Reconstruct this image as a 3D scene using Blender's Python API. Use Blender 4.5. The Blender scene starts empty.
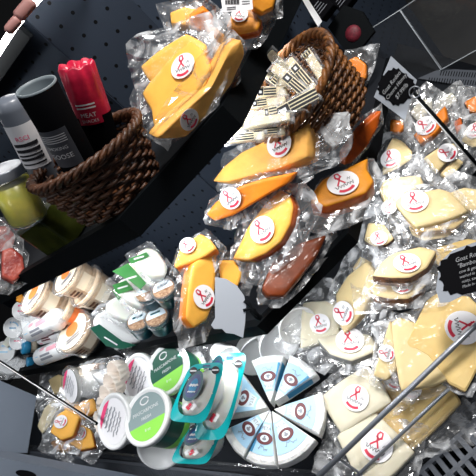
import bpy, math, random
from mathutils import Vector, noise
V = Vector
rnd = random.Random(7)
C = bpy.context.scene.collection
SC = bpy.context.scene

# ------------------------------------------------------------------ camera frame
FPX, PITCH, ROLL, YAW = 506.54, .442112, 2.427829, -.109372
cy, sy = math.cos(YAW), math.sin(YAW)
R0 = V((cy, -sy, 0))
FW = V((sy*math.cos(PITCH), cy*math.cos(PITCH), -math.sin(PITCH)))
U0 = V((sy*math.sin(PITCH), cy*math.sin(PITCH), math.cos(PITCH)))
CX = R0*math.sin(ROLL) + U0*math.cos(ROLL)      # photo right
CD = R0*math.cos(ROLL) - U0*math.sin(ROLL)      # photo down
O = V((0, 0, 1.6))
cam = bpy.data.objects.new('camera', bpy.data.cameras.new('camera'))
C.objects.link(cam)
from mathutils import Matrix
m = Matrix((CX, -CD, -FW)).transposed().to_4x4()
m.translation = O
cam.matrix_world = m
cam.data.sensor_width = 36
cam.data.lens = FPX/476*36
cam.data.clip_start = .01
SC.camera = cam

def ray(x, y): return FW + (CX*(x-238) + CD*(y-238))/FPX
def onplane(x, y, p, n):
    d = ray(x, y)
    return O + d*((V(p)-O).dot(n)/d.dot(n))
def dist_px(P): return (P-O).dot(FW)/FPX          # metres per pixel at P
S2 = math.sqrt(.5)
K1, K2, T8 = -.204, .0584, math.tan(math.pi/8)
FN = {'L': V((-S2, -S2, 0)), 'F': V((0, -1, 0)), 'R': V((S2, -S2, 0))}     # outward normals
def corner(d):                                     # plan corners of the line d behind the shelf fronts
    return V((K1+d*T8, .85+d, 0)), V((K2-d*T8, .85+d, 0))
def vf(x, y, fac, d):                              # where the sight line meets an upright plane d behind a facet
    a, b = corner(d)
    return onplane(x, y, b if fac == 'R' else a, FN[fac])
ZB, BD, SLOPE = .60, -.14, .60
def deck_planes(h):
    a, b = corner(BD)
    out = []
    for f in 'LFR':
        n = (FN[f]*math.sin(SLOPE) + V((0, 0, math.cos(SLOPE)))).normalized()
        p = (b if f == 'R' else a) + V((0, 0, ZB)) + n*h
        out.append((p, n))
    return out
def deck(x, y, h):                                 # where the sight line meets the sloped bottom deck raised by h
    best = None
    for p, n in deck_planes(h):
        q = onplane(x, y, p, n)
        if best is None or (q-O).length > (best-O).length: best = q
    return best
def nv(P, k):                                      # a facing: towards the viewer, tilted right / down
    v = (P-O).normalized()
    return (-v + CX*k[0] + CD*k[1]).normalized()
def frame(n, ang=0):                               # in-plane axes; ang turns e1 from photo right (degrees, towards photo down)
    d = CX*math.cos(math.radians(ang)) + CD*math.sin(math.radians(ang))
    e1 = (d - n*d.dot(n)).normalized()
    return e1, n.cross(e1)

# ------------------------------------------------------------------ materials
def newmat(name):
    mt = bpy.data.materials.new(name); mt.use_nodes = True
    nt = mt.node_tree
    return mt, nt, nt.nodes['Principled BSDF']
def mat(name, col, rough=.5, spec=.5, metal=0, var=0, scale=30, col2=None, bump=0, bscale=120, sss=0, emit=0, coat=0, alpha=1):
    mt, nt, b = newmat(name)
    b.inputs['Base Color'].default_value = (*col, 1)
    b.inputs['Roughness'].default_value = rough
    b.inputs['Specular IOR Level'].default_value = spec
    b.inputs['Metallic'].default_value = metal
    b.inputs['Coat Weight'].default_value = coat
    if emit:
        b.inputs['Emission Color'].default_value = (*col, 1); b.inputs['Emission Strength'].default_value = emit
    if sss:
        b.inputs['Subsurface Weight'].default_value = sss
        b.inputs['Subsurface Radius'].default_value = (.01, .006, .003)
        b.inputs['Subsurface Scale'].default_value = .5
    tc = nt.nodes.new('ShaderNodeTexCoord')
    if var or col2:
        nz = nt.nodes.new('ShaderNodeTexNoise'); nz.inputs['Scale'].default_value = scale; nz.inputs['Detail'].default_value = 4
        nt.links.new(tc.outputs['Object'], nz.inputs['Vector'])
        cr = nt.nodes.new('ShaderNodeValToRGB')
        c2 = col2 or tuple(max(0, c*(1-var)) for c in col)
        cr.color_ramp.elements[0].position = .35; cr.color_ramp.elements[0].color = (*c2, 1)
        cr.color_ramp.elements[1].position = .65; cr.color_ramp.elements[1].color = (*col, 1)
        nt.links.new(nz.outputs['Fac'], cr.inputs['Fac']); nt.links.new(cr.outputs['Color'], b.inputs['Base Color'])
    if bump:
        nb = nt.nodes.new('ShaderNodeTexNoise'); nb.inputs['Scale'].default_value = bscale; nb.inputs['Detail'].default_value = 3
        nt.links.new(tc.outputs['Object'], nb.inputs['Vector'])
        bp = nt.nodes.new('ShaderNodeBump'); bp.inputs['Strength'].default_value = bump; bp.inputs['Distance'].default_value = .004
        nt.links.new(nb.outputs['Fac'], bp.inputs['Height']); nt.links.new(bp.outputs['Normal'], b.inputs['Normal'])
    return mt
def filmmat(name, haze=.07, gloss=1.0, tint=(1, 1, 1), rough=.12, painted_glint=0):
    mt, nt, b = newmat(name); nt.nodes.remove(b)
    out = nt.nodes['Material Output']
    tr = nt.nodes.new('ShaderNodeBsdfTransparent'); tr.inputs['Color'].default_value = (*tint, 1)
    gl = nt.nodes.new('ShaderNodeBsdfGlossy'); gl.inputs['Roughness'].default_value = rough
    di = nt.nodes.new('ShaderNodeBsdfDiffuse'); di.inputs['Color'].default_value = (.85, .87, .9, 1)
    lw = nt.nodes.new('ShaderNodeLayerWeight'); lw.inputs['Blend'].default_value = .5
    fr = nt.nodes.new('ShaderNodeMath'); fr.operation = 'POWER'; fr.inputs[1].default_value = 3.5
    ad = nt.nodes.new('ShaderNodeMath'); ad.operation = 'MULTIPLY_ADD'; ad.inputs[1].default_value = .8; ad.inputs[2].default_value = .05
    nt.links.new(lw.outputs['Facing'], fr.inputs[0]); nt.links.new(fr.outputs[0], ad.inputs[0])
    mu = nt.nodes.new('ShaderNodeMath'); mu.operation = 'MULTIPLY'; mu.inputs[1].default_value = gloss; mu.use_clamp = True
    tc = nt.nodes.new('ShaderNodeTexCoord')
    nb = nt.nodes.new('ShaderNodeTexNoise'); nb.inputs['Scale'].default_value = 32; nb.inputs['Detail'].default_value = 3
    nt.links.new(tc.outputs['Object'], nb.inputs['Vector'])
    bp = nt.nodes.new('ShaderNodeBump'); bp.inputs['Strength'].default_value = .5; bp.inputs['Distance'].default_value = .006
    nt.links.new(nb.outputs['Fac'], bp.inputs['Height'])
    for s in (gl, lw): nt.links.new(bp.outputs['Normal'], s.inputs['Normal'])
    nt.links.new(ad.outputs[0], mu.inputs[0])
    m1 = nt.nodes.new('ShaderNodeMixShader'); m2 = nt.nodes.new('ShaderNodeMixShader')
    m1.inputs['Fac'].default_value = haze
    if painted_glint:  # white highlight streaks on the film, put into its colour by noise
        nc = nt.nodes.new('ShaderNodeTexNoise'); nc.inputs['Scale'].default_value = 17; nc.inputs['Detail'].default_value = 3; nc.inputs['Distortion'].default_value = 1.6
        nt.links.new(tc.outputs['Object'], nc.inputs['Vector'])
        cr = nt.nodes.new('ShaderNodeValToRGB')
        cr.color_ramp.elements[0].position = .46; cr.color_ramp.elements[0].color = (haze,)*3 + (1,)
        cr.color_ramp.elements[1].position = .70; cr.color_ramp.elements[1].color = (painted_glint,)*3 + (1,)
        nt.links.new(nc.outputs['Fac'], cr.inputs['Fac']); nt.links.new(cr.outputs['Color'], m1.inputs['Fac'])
    nt.links.new(tr.outputs[0], m1.inputs[1]); nt.links.new(di.outputs[0], m1.inputs[2])
    nt.links.new(mu.outputs[0], m2.inputs['Fac']); nt.links.new(m1.outputs[0], m2.inputs[1]); nt.links.new(gl.outputs[0], m2.inputs[2])
    nt.links.new(m2.outputs[0], out.inputs['Surface'])
    return mt
M = {}
M['film'] = filmmat('clear_vacuum_film', .07, 1.6, painted_glint=.7)
M['cling'] = filmmat('tight_vacuum_film', .0, .28, rough=.15)
M['haze'] = filmmat('cloudy_plastic', .15, 1.3, painted_glint=.7)
M['acryl'] = filmmat('clear_acrylic', .02, 1.0, rough=.03)
M['clear'] = filmmat('clear_tub_plastic', .10, 1.2, rough=.08)
M['edge'] = mat('acrylic_edge', (.55, .6, .65), .2)
M['black'] = mat('black_powder_coat', (.004, .005, .006), .7, spec=.06)
M['rail'] = mat('black_price_rail', (.003, .004, .005), .7, spec=.06)
M['deck'] = mat('black_deck_plastic', (.012, .014, .018), .6, spec=.15)
M['bumper'] = mat('dark_bumper', (.085, .095, .115), .5)
M['gable'] = mat('grey_gable', (.17, .2, .25), .55, var=.15, scale=4)
M['yellow'] = mat('yellow_cheese', (.94, .48, .075), .55, spec=.3, var=.12, scale=25, sss=.12)
M['orange'] = mat('orange_cheese', (.90, .25, .012), .5, spec=.3, var=.15, scale=30, sss=.12)
M['deep'] = mat('deep_orange_rind', (.72, .13, .008), .45, spec=.35, var=.35, scale=35)
M['amber'] = mat('amber_cheese', (.76, .29, .018), .5, spec=.35, var=.3, scale=22, bump=.3, bscale=60)
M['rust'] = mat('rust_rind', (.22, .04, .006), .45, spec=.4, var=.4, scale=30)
M['gold'] = mat('golden_cheese', (.88, .45, .10), .55, spec=.3, var=.16, scale=45, bump=.2, bscale=90, sss=.1)
M['cream'] = mat('cream_cheese_paste', (.80, .63, .33), .55, spec=.3, var=.1, scale=18, sss=.1)
M['pale'] = mat('pale_cheese_paste', (.78, .66, .42), .55, spec=.3, var=.1, scale=18, sss=.1)
M['ivory'] = mat('ivory_cheese_paste', (.70, .65, .50), .55, spec=.3, var=.06, scale=18, sss=.1)
M['butter'] = mat('butter_cheese_paste', (.80, .60, .26), .55, spec=.3, col2=(.70, .49, .18), scale=14, sss=.1)
M['brown'] = mat('brown_rind', (.19, .07, .025), .7, col2=(.045, .016, .008), scale=90, bump=.8, bscale=160)
M['dark'] = mat('dark_wax_rind', (.03, .032, .035), .4, var=.4)
M['grey'] = mat('grey_rind', (.24, .25, .25), .6, var=.4, scale=60)
M['tan'] = mat('tan_rind', (.55, .33, .12), .6, var=.4, scale=60)
M['white'] = mat('white_plastic', (.82, .83, .84), .35)
M['paper'] = mat('white_label_paper', (.86, .85, .88), .45)
M['red'] = mat('red_print', (.62, .02, .06), .5)
M['ink'] = mat('black_ink', (.015, .015, .02), .5)
M['darklabel'] = mat('dark_grey_label', (.07, .075, .09), .45)
M['greyink'] = mat('grey_ink', (.25, .26, .3), .5)
M['green'] = mat('dark_green_print', (.006, .09, .055), .4)
M['packgreen'] = mat('green_print', (.04, .22, .05), .4)
M['lime'] = mat('lime_print', (.28, .72, .09), .4)
M['teal'] = mat('teal_print', (.0, .40, .43), .3, coat=.5)
M['deepteal'] = mat('deep_teal_print', (.004, .07, .1), .3)
M['navy'] = mat('navy_print', (.01, .035, .16), .3)
M['blue'] = mat('blue_print', (.02, .22, .42), .4)
M['sky'] = mat('light_blue_print', (.40, .66, .87), .5)
M['skyw'] = mat('pale_blue_print', (.72, .83, .91), .5)
M['bloom'] = mat('white_bloomy_rind', (.82, .83, .82), .7, var=.08, scale=30, bump=.9, bscale=90, sss=.1)
M['maroon'] = mat('maroon_print', (.13, .022, .03), .5)
M['pink'] = mat('pink_print', (.8, .06, .2), .5)
M['orangep'] = mat('orange_print', (.9, .22, .05), .5)
M['wicker'] = mat('brown_wicker', (.09, .03, .009), .5, col2=(.03, .01, .003), scale=40, bump=.5, bscale=150)
M['caned'] = mat('honey_wicker', (.22, .08, .015), .5, col2=(.05, .016, .004), scale=50, bump=.5, bscale=150)
M['steel'] = mat('grey_metal', (.30, .32, .36), .35, metal=.6)
M['card'] = mat('grey_card', (.34, .37, .42), .6)
M['chalk'] = mat('chalkboard_black', (.004, .004, .005), .7, spec=.05)
M['chalkink'] = mat('chalk_lettering', (.34, .35, .37), .8)
M['hummus'] = mat('hummus_beige', (.83, .66, .45), .5, col2=(.70, .45, .25), scale=40, bump=.3)
M['mozz'] = mat('mozzarella_white', (.86, .87, .81), .3, sss=.2, bump=.15, bscale=40)
M['seed'] = mat('brown_seeds', (.25, .12, .06), .6, col2=(.55, .36, .22), scale=220)
M['meat'] = mat('cured_red_meat', (.26, .010, .007), .4, col2=(.5, .10, .07), scale=45, bump=.4)
M['olive'] = mat('pickled_yellow_green', (.62, .52, .03), .3, col2=(.40, .40, .02), scale=25)
M['pickle'] = mat('dark_olive_brine', (.035, .042, .006), .15, col2=(.015, .02, .004), scale=25)
M['palepink'] = mat('pale_pink_print', (.75, .38, .45), .5)
M['curd'] = mat('grey_white_curd', (.50, .50, .47), .5, var=.2, scale=40)
M['redfoil'] = mat('crimson_foil', (.55, .012, .05), .35, var=.3, scale=25, bump=.3, bscale=70)
M['blackfoil'] = mat('matt_black_wrap', (.004, .004, .005), .8, spec=.02)
M['inside'] = mat('inside_wrap', (.15, .18, .2), .5)
M['greyfoil'] = mat('silver_grey_wrap', (.16, .18, .22), .35, var=.2, scale=8)
M['textw'] = mat('white_print', (.75, .76, .78), .5)
M['berry'] = mat('berry_red_print', (.16, .006, .02), .6, var=.5, scale=150)
M['chip'] = mat('string_cheese', (.90, .80, .56), .5, var=.1, sss=.1)
M['kraft'] = mat('beige_crimped_card', (.84, .75, .67), .6, var=.1)

# ------------------------------------------------------------------ mesh builder
class MB:
    def __init__(s): s.v = []; s.f = []; s.m = []
    def add(s, vs, fs, mi=0):
        o = len(s.v); s.v += [V(v) for v in vs]
        for f in fs: s.f.append(tuple(i+o for i in f)); s.m.append(mi)
    def box(s, c, ax, half, mi=0, bev=0):
        ex, ey, ez = ax
        hx, hy, hz = half
        if not bev:
            vs = [c + ex*hx*a + ey*hy*b + ez*hz*d for a in (-1, 1) for b in (-1, 1) for d in (-1, 1)]
            s.add(vs, [(0,1,3,2),(4,6,7,5),(0,4,5,1),(2,3,7,6),(0,2,6,4),(1,5,7,3)], mi); return
        prof = [(1-bev/hz, -1, 0)]
        pts = []
        r = min(bev*2, hx, hy)
        for q, (sx, sy_) in enumerate(((1,1),(-1,1),(-1,-1),(1,-1))):
            for i in range(5):
                a = math.pi/2*(q + i/4)
                pts.append((sx*(hx-r) + r*math.cos(a), sy_*(hy-r) + r*math.sin(a)))
        rings = [(-hz, bev), (-hz+bev, 0), (hz-bev, 0), (hz, bev)]
        s.loft([[c + ex*(x*(1-ins/hx)) + ey*(y*(1-ins/hy)) + ez*z for x, y in pts] for z, ins in rings], True, mi, cap=True)
    def loft(s, rings, closed=True, mi=0, cap=False):
        n = len(rings[0]); vs = [p for r in rings for p in r]; fs = []
        for i in range(len(rings)-1):
            for j in range(n if closed else n-1):
                k = (j+1) % n
                fs.append((i*n+j, i*n+k, (i+1)*n+k, (i+1)*n+j))
        if cap:
            fs.append(tuple(range(n))[::-1]); fs.append(tuple((len(rings)-1)*n+j for j in range(n)))
        s.add(vs, fs, mi)
    def tube(s, pts, r, seg=8, mi=0, closed=False):
        pts = [V(p) for p in pts]; n = len(pts); rings = []; up = None
        for i, p in enumerate(pts):
            a = pts[i-1] if (i or closed) else p
            b = pts[(i+1) % n] if (i < n-1 or closed) else p
            t = (b-a).normalized()
            if up is None: up = t.orthogonal().normalized()
            up = (up - t*up.dot(t)).normalized(); w = t.cross(up)
            rr = r[i] if isinstance(r, (list, tuple)) else r
            rings.append([p + (up*math.cos(q*2*math.pi/seg) + w*math.sin(q*2*math.pi/seg))*rr for q in range(seg)])
        if closed: rings.append(rings[0])
        s.loft(rings, True, mi, cap=not closed)
    def lathe(s, c, ax, prof, seg=40, mi=0, a0=0, a1=2*math.pi, e=None):
        e1 = e or ax.orthogonal().normalized(); e1 = (e1-ax*e1.dot(ax)).normalized(); e2 = ax.cross(e1)
        full = abs(a1-a0-2*math.pi) < 1e-6
        n = seg if full else seg+1
        rings = [[c + ax*z + (e1*math.cos(a0+(a1-a0)*q/seg) + e2*math.sin(a0+(a1-a0)*q/seg))*max(r, 1e-5) for q in range(n)] for r, z in prof]
        s.loft(rings, full, mi)
    def disc(s, c, e1, e2, r, ry=None, seg=32, mi=0, th=.0004):
        n = e1.cross(e2); ry = ry or r
        ring = [c + e1*math.cos(q*2*math.pi/seg)*r + e2*math.sin(q*2*math.pi/seg)*ry for q in range(seg)]
        s.loft([ring, [p + n*th for p in ring]], True, mi, cap=True)
    def poly(s, pts, n, th, mi=0):
        s.loft([[p for p in pts], [p + n*th for p in pts]], True, mi, cap=True)
    def stroke(s, pts, n, w, mi=0, th=.0004):
        pts = [V(p) for p in pts]; L = []; Rr = []
        for i, p in enumerate(pts):
            t = (pts[min(i+1, len(pts)-1)] - pts[max(i-1, 0)]).normalized(); d = n.cross(t)*w/2
            L.append(p+d); Rr.append(p-d)
        vs = L+Rr+[p+n*th for p in L]+[p+n*th for p in Rr]; k = len(pts); fs = []
        for i in range(k-1):
            fs += [(2*k+i, 3*k+i, 3*k+i+1, 2*k+i+1), (i, i+1, 2*k+i+1, 2*k+i), (k+i, 3*k+i, 3*k+i+1, k+i+1)]
        s.add(vs, fs, mi)
    def text(s, txt, size, mp, mi=0, align='CENTER', shear=0):
        vs, fs = glyphs(txt, align, shear)
        s.add([mp(x*size, y*size) for x, y in vs], fs, mi)
_g = {}
def glyphs(txt, align, shear):
    k = (txt, align, shear)
    if k not in _g:
        cu = bpy.data.curves.new('t', 'FONT'); cu.body = txt; cu.align_x = align; cu.align_y = 'CENTER'; cu.shear = shear; cu.resolution_u = 2; cu.size = 1
        ob = bpy.data.objects.new('t', cu); C.objects.link(ob)
        dg = bpy.context.evaluated_depsgraph_get(); me = ob.evaluated_get(dg).to_mesh()
        _g[k] = ([(v.co.x, v.co.y) for v in me.vertices], [tuple(p.vertices) for p in me.polygons])
        bpy.data.objects.remove(ob); bpy.data.curves.remove(cu)
    return _g[k]

def thing(name, label, cat, loc, group=None):
    o = bpy.data.objects.new(name, None); C.objects.link(o); o.location = loc; o.empty_display_size = .02
    o['label'] = label; o['category'] = cat
    if group: o['group'] = group
    return o
def part(mb, name, mats, root, smooth=False, label=None):
    me = bpy.data.meshes.new(name)
    r = root
    while r.parent: r = r.parent
    base = V(r.location)
    me.from_pydata([v-base for v in mb.v], [], mb.f)
    for mt in (mats if isinstance(mats, (list, tuple)) else [mats]): me.materials.append(M[mt] if isinstance(mt, str) else mt)
    for p, i in zip(me.polygons, mb.m): p.material_index = i; p.use_smooth = smooth
    me.validate(); me.update()
    o = bpy.data.objects.new(name, me); C.objects.link(o); o.parent = root
    if label: o['label'] = label
    return o
def struct(mb, name, mats, smooth=False):
    me = bpy.data.meshes.new(name); me.from_pydata(mb.v, [], mb.f)
    for mt in (mats if isinstance(mats, (list, tuple)) else [mats]): me.materials.append(M[mt] if isinstance(mt, str) else mt)
    for p, i in zip(me.polygons, mb.m): p.material_index = i; p.use_smooth = smooth
    o = bpy.data.objects.new(name, me); C.objects.link(o); o['kind'] = 'structure'
    return o
def solo(mb, name, mats, label, cat, group=None, smooth=False):
    base = sum(mb.v, V())/len(mb.v)
    me = bpy.data.meshes.new(name); me.from_pydata([v-base for v in mb.v], [], mb.f)
    for mt in (mats if isinstance(mats, (list, tuple)) else [mats]): me.materials.append(M[mt] if isinstance(mt, str) else mt)
    for p, i in zip(me.polygons, mb.m): p.material_index = i; p.use_smooth = smooth
    o = bpy.data.objects.new(name, me); C.objects.link(o); o.location = base; o['label'] = label; o['category'] = cat
    if group: o['group'] = group
    return o
XYZ = (V((1,0,0)), V((0,1,0)), V((0,0,1)))
# ------------------------------------------------------------------ the refrigerated case and the room
def plan(d, far=1.6, fr=1.0):                    # the case's plan line, d behind the shelf fronts
    a, b = corner(d)
    return [a + V((-S2, S2, 0))*far, a, b, b + V((S2, S2, 0))*fr]
def perforated(name):
    mt, nt, b = newmat(name)
    tc = nt.nodes.new('ShaderNodeTexCoord'); sx = nt.nodes.new('ShaderNodeSeparateXYZ')
    nt.links.new(tc.outputs['Object'], sx.inputs[0])
    def mth(op, a, bb=None):
        n = nt.nodes.new('ShaderNodeMath'); n.operation = op
        for i, q in enumerate((a, bb)):
            if q is None: continue
            if isinstance(q, (int, float)): n.inputs[i].default_value = q
            else: nt.links.new(q, n.inputs[i])
        return n.outputs[0]
    v = mth('DIVIDE', sx.outputs['Z'], .042)
    row = mth('FLOOR', v)
    odd = mth('MULTIPLY', mth('MODULO', row, 2.0), .5)
    u = mth('ADD', mth('DIVIDE', sx.outputs['X'], .036), odd)
    du = mth('MULTIPLY', mth('SUBTRACT', mth('FRACT', mth('ADD', u, 50.0)), .5), .036)
    dv = mth('MULTIPLY', mth('SUBTRACT', mth('FRACT', v), .5), .042)
    d = mth('SQRT', mth('ADD', mth('MULTIPLY', du, du), mth('MULTIPLY', dv, dv)))
    hole = mth('LESS_THAN', d, .0040)
    mx = nt.nodes.new('ShaderNodeMix'); mx.data_type = 'RGBA'
    mx.inputs[6].default_value = (.022, .03, .045, 1); mx.inputs[7].default_value = (.001, .001, .0015, 1)
    nt.links.new(hole, mx.inputs[0]); nt.links.new(mx.outputs[2], b.inputs['Base Color'])
    b.inputs['Roughness'].default_value = .55; b.inputs['Specular IOR Level'].default_value = .12
    nb = nt.nodes.new('ShaderNodeTexNoise'); nb.inputs['Scale'].default_value = 700
    nt.links.new(tc.outputs['Object'], nb.inputs['Vector'])
    bp = nt.nodes.new('ShaderNodeBump'); bp.inputs['Strength'].default_value = .25; bp.inputs['Distance'].default_value = .001
    nt.links.new(nb.outputs['Fac'], bp.inputs['Height']); nt.links.new(bp.outputs['Normal'], b.inputs['Normal'])
    return mt
M['perf'] = perforated('perforated_dark_steel')
WD, WTOP = .307, 1.715
wp = plan(WD)
def panel(name, a, b, z0, z1, mt, th=.012):
    ex = (b-a).normalized(); L = (b-a).length; n = V((ex.y, -ex.x, 0))
    mb = MB(); mb.add([(0,0,z0),(L,0,z0),(L,0,z1),(0,0,z1),(0,th,z0),(L,th,z0),(L,th,z1),(0,th,z1)],
                      [(0,1,2,3),(7,6,5,4),(3,2,6,7),(1,5,6,2),(0,3,7,4),(0,4,5,1)])
    o = struct(mb, name, mt)
    o.matrix_world = Matrix(((ex.x, -n.x, 0, a.x), (ex.y, -n.y, 0, a.y), (0, 0, 1, 0), (0, 0, 0, 1)))
    return o
q = wp[1] + V((-S2, S2, 0))*.118
G = V((-S2, S2, 0))*.003
panel('wall_left', q+G, wp[1]-G*0, .45, WTOP, 'perf')
panel('wall_left.001', wp[0], q, .45, WTOP, 'perf')
WR = V((.10, .85+WD, 0))
panel('wall_back', wp[1]+V((.003, 0, 0)), WR, .45, WTOP, 'perf')
panel('wall_right', WR, WR+V((S2, S2, 0))*1.2, .45, WTOP, 'perf')
def inner(d, far, fr):                             # the line just in front of the back wall
    o = WD-d
    return [wp[1]+V((-S2, S2, 0))*far+V((-S2, -S2, 0))*o, wp[1]+V((-o*T8, -o, 0)), WR+V((o*T8, -o, 0)), WR+V((S2, S2, 0))*fr+V((S2, -S2, 0))*o]
def strip(mb, line, d0, z0, z1, line2=None, mi=0):
    """a solid band following the plan line, between it and line2"""
    n = len(line)
    A = [p + V((0,0,z0)) for p in line]; B = [p + V((0,0,z1)) for p in line]
    Cc = [p + V((0,0,z1)) for p in line2]; D = [p + V((0,0,z0)) for p in line2]
    vs = A+B+Cc+D; fs = []
    for i in range(n-1):
        for k, l in ((0,1),(1,2),(2,3),(3,0)):
            fs.append((k*n+i, k*n+i+1, l*n+i+1, l*n+i))
    fs += [(0,n,2*n,3*n), (n-1,4*n-1,3*n-1,2*n-1)]
    mb.add(vs, fs, mi)
US, MS = 1.372, 1.018                              # shelf surfaces
def shelf(name, label, zs, z0, z1, fr, far=1.6):
    t = thing(name, label, 'shelf', V((0, 1.0, z0)), 'black shelves of the refrigerated case')
    mb = MB(); strip(mb, plan(.018, far, fr), 0, zs-.02, zs, inner(WD-.008, far, fr)); part(mb, 'shelf_panel', 'deck', t)
    mb = MB(); strip(mb, plan(0, far, fr), 0, z0, z1, plan(.018, far, fr)); part(mb, 'price_rail', 'rail', t)
    return t
shelf('case_shelf', 'upper black metal shelf with a deep bent price rail, holding the baskets and jars', US, 1.336, 1.386, .5)
shelf('case_shelf', 'lower black metal shelf under the other, holding tubs and orange cheese wedges', MS, .995, 1.028, .62)

# bottom deck: a sloped display pan following the three facets
def deckline(inset, h):                            # a plan line on the deck, inset behind its front lip
    z = ZB + inset*math.tan(SLOPE) + h
    return [p + V((0,0,z)) for p in plan(BD+inset, 2.1, 1.0)]
t = thing('display_deck', 'sloping black bottom deck of the case under the piled cheeses', 'display deck', V((0, .9, .5)))
mb = MB(); a_ = deckline(0, 0); b_ = inner(WD-.004, 1.55, .9); tz = math.tan(SLOPE)
for p, i_ in zip(b_, (.443, .443, .443, .323)): p.z = ZB + i_*tz
lo = [V((p.x, p.y, .52)) for p in a_]; lb = [V((p.x, p.y, .52)) for p in b_]
mb.loft([a_, b_, lb, lo, a_], False, 0)
part(mb, 'deck_panel', 'deck', t)
mb = MB(); fl = [p - V((0,0,ZB)) for p in deckline(0, 0)]
for p in fl: p.z = 0
strip(mb, plan(BD-.012, 2.1, 1.0), 0, .56, .64, plan(BD-.004, 2.1, 1.0)); part(mb, 'deck_lip', 'acryl', t)
# air grille in front of the deck: slots cut through a sloping strip
def grille_mat():
    mt, nt, b = newmat('slotted_black_plastic')
    return mt
g = thing('air_grille', 'slotted black air return grille along the front of the bottom deck', 'grille', V((0, .66, .5)))
fo, fi = plan(BD-.115, 2.1, 1.0), plan(BD-.014, 2.1, 1.0)
ZG0, ZG1 = .572, .582
for i, nm in enumerate(('left', 'front', 'right')):
    mb = MB()
    A, B, A2, B2 = fi[i], fi[i+1], fo[i], fo[i+1]
    ex = (B-A).normalized(); ny = V((ex.y, -ex.x, 0)); wid = (fo[1]-fi[1]).dot(V((0,-1,0)))
    # frame bars along the length, then the slats between the slots in three rows
    def bar(o0, o1):
        def at(o_, z): 
            k = o_/wid
            return [A.lerp(A2, k)+V((0,0,z)), B.lerp(B2, k)+V((0,0,z))]
        a0 = at(o0, ZG0); a1 = at(o1, ZG0); c0 = at(o0, ZG1); c1 = at(o1, ZG1)
        mb.add([a0[0], a0[1], a1[1], a1[0], c0[0], c0[1], c1[1], c1[0]], [(0,3,2,1),(4,5,6,7),(0,1,5,4),(2,3,7,6),(0,4,7,3),(1,2,6,5)])
    for o0, o1 in ((0, .010), (.046, .056), (wid-.010, wid)): bar(o0, o1)
    L = (B-A).length; st = .021 if i else .010
    n = int(min(L, 2.6)/st)
    for j in range(n):
        s0 = L - (j+.5)*st if i == 0 else (j+.5)*st
        for o0, o1 in ((.010, .046), (.056, wid-.010)):
            c = A + ex*s0 + ny*(o0+o1)/2 + V((0,0,.577))
            mb.box(c, (ex, ny, XYZ[2]), (st*.26, (o1-o0)/2, .0045))
    part(mb, 'slotted_panel', 'bumper', g)
mb = MB(); strip(mb, fo, 0, .50, .505, plan(BD, 2.1, 1.0)); part(mb, 'drain_tray', 'black', g)
mb = MB(); strip(mb, plan(BD-.30, 2.1, 1.0), 0, .05, .575, plan(BD-.117, 2.1, 1.0)); struct(mb, 'trim_1', 'bumper')
mb = MB(); strip(mb, plan(BD-.29, 2.1, 1.0), 0, .0, .05, plan(.3, 2.1, 1.0)); struct(mb, 'trim_2', 'black')

# wire product stop: two metal rods along the front facet
a, b = corner(BD-.01)
ws = thing('product_stop', 'wire product stop of two metal rods in front of the white cheeses', 'rail', V(((a.x+b.x)/2, .70, .6)))
for z, r in ((.772, .0055), (.695, .0038)):
    mb = MB(); mb.tube([V((-.335 if z > .7 else -.29, .70, z)), V((.3, .70, z))], r, 10); part(mb, 'rod', 'steel', ws, True)
for x in (.29, -.28):
    mb = MB(); mb.tube([V((x, .70, .56)), V((x, .70, .772))], .003, 8); part(mb, 'upright', 'steel', ws, True)

# light tube and canopy above the back wall
A = wp[1] + V((-.55, .55, WTOP+.02)); 
lt = thing('light_tube', 'glowing white light tube along the top of the perforated back wall', 'lamp', wp[1]+V((0, -.04, WTOP)))
mb = MB()
pts = [wp[1]+V((-S2*.9, S2*.9, 0)), wp[1], WR, WR+V((S2*.4, S2*.4, 0))]
M['tube'] = mat('lit_tube', (1, .98, .95), emit=13)
mb.tube([p + V((-.02, -.05, WTOP+.0)) for p in pts], .0065, 12); part(mb, 'tube', 'tube', lt, True)
mb = MB(); strip(mb, [p + V((0, -.12, 0)) for p in pts], 0, WTOP+.07, WTOP+.3, [p + V((0, .05, 0)) for p in pts]); part(mb, 'light_housing', 'chalk', lt)

M['clip'] = mat('pinkish_tone', (.45, .22, .2), .5)
for x_, y_, s_ in ((25, 9, 1), (13, 25, .8)):  # plain pinkish blocks beside the tube, no known part
    c_ = onplane(x_, y_, wp[1]+V((0, -.075, 0)), V((0, -1, 0))); mb = MB()
    mb.box(c_, XYZ, (.022*s_, .012, .011*s_), 0, .004); part(mb, 'clip', 'clip', lt, True, label='small pinkish block at the light tube')
mb = MB(); a_, b_ = wp[1]+V((-.01, -.012, WTOP-.03)), wp[1]+V((-S2*.5-.01, S2*.5-.012, WTOP-.03))
mb.loft([[p + V((0, 0, z)) + V((-S2, -S2, 0))*o for z, o in ((0, 0), (.04, 0), (.04, .012), (0, .012))] for p in (a_, b_)], True, cap=True); part(mb, 'bracket', 'black', lt)
# room
mb = MB(); mb.add([(-5,-4,0),(5,-4,0),(5,5,0),(-5,5,0)], [(0,1,2,3)]); struct(mb, 'floor', mat('dark_floor', (.10,.10,.10), .5, var=.2, scale=3))
for nm, p in (('wall_far', [(-5,5,0),(5,5,0),(5,5,4),(-5,5,4)]), ('wall_east', [(5,5,0),(5,-4,0),(5,-4,4),(5,5,4)]), ('wall_west', [(-5,-4,0),(-5,5,0),(-5,5,4),(-5,-4,4)])):
    mb = MB(); mb.add([V(v) for v in p], [(0,1,2,3)]); struct(mb, nm, mat('dark_'+nm, (.02,.02,.022), .8))

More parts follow.
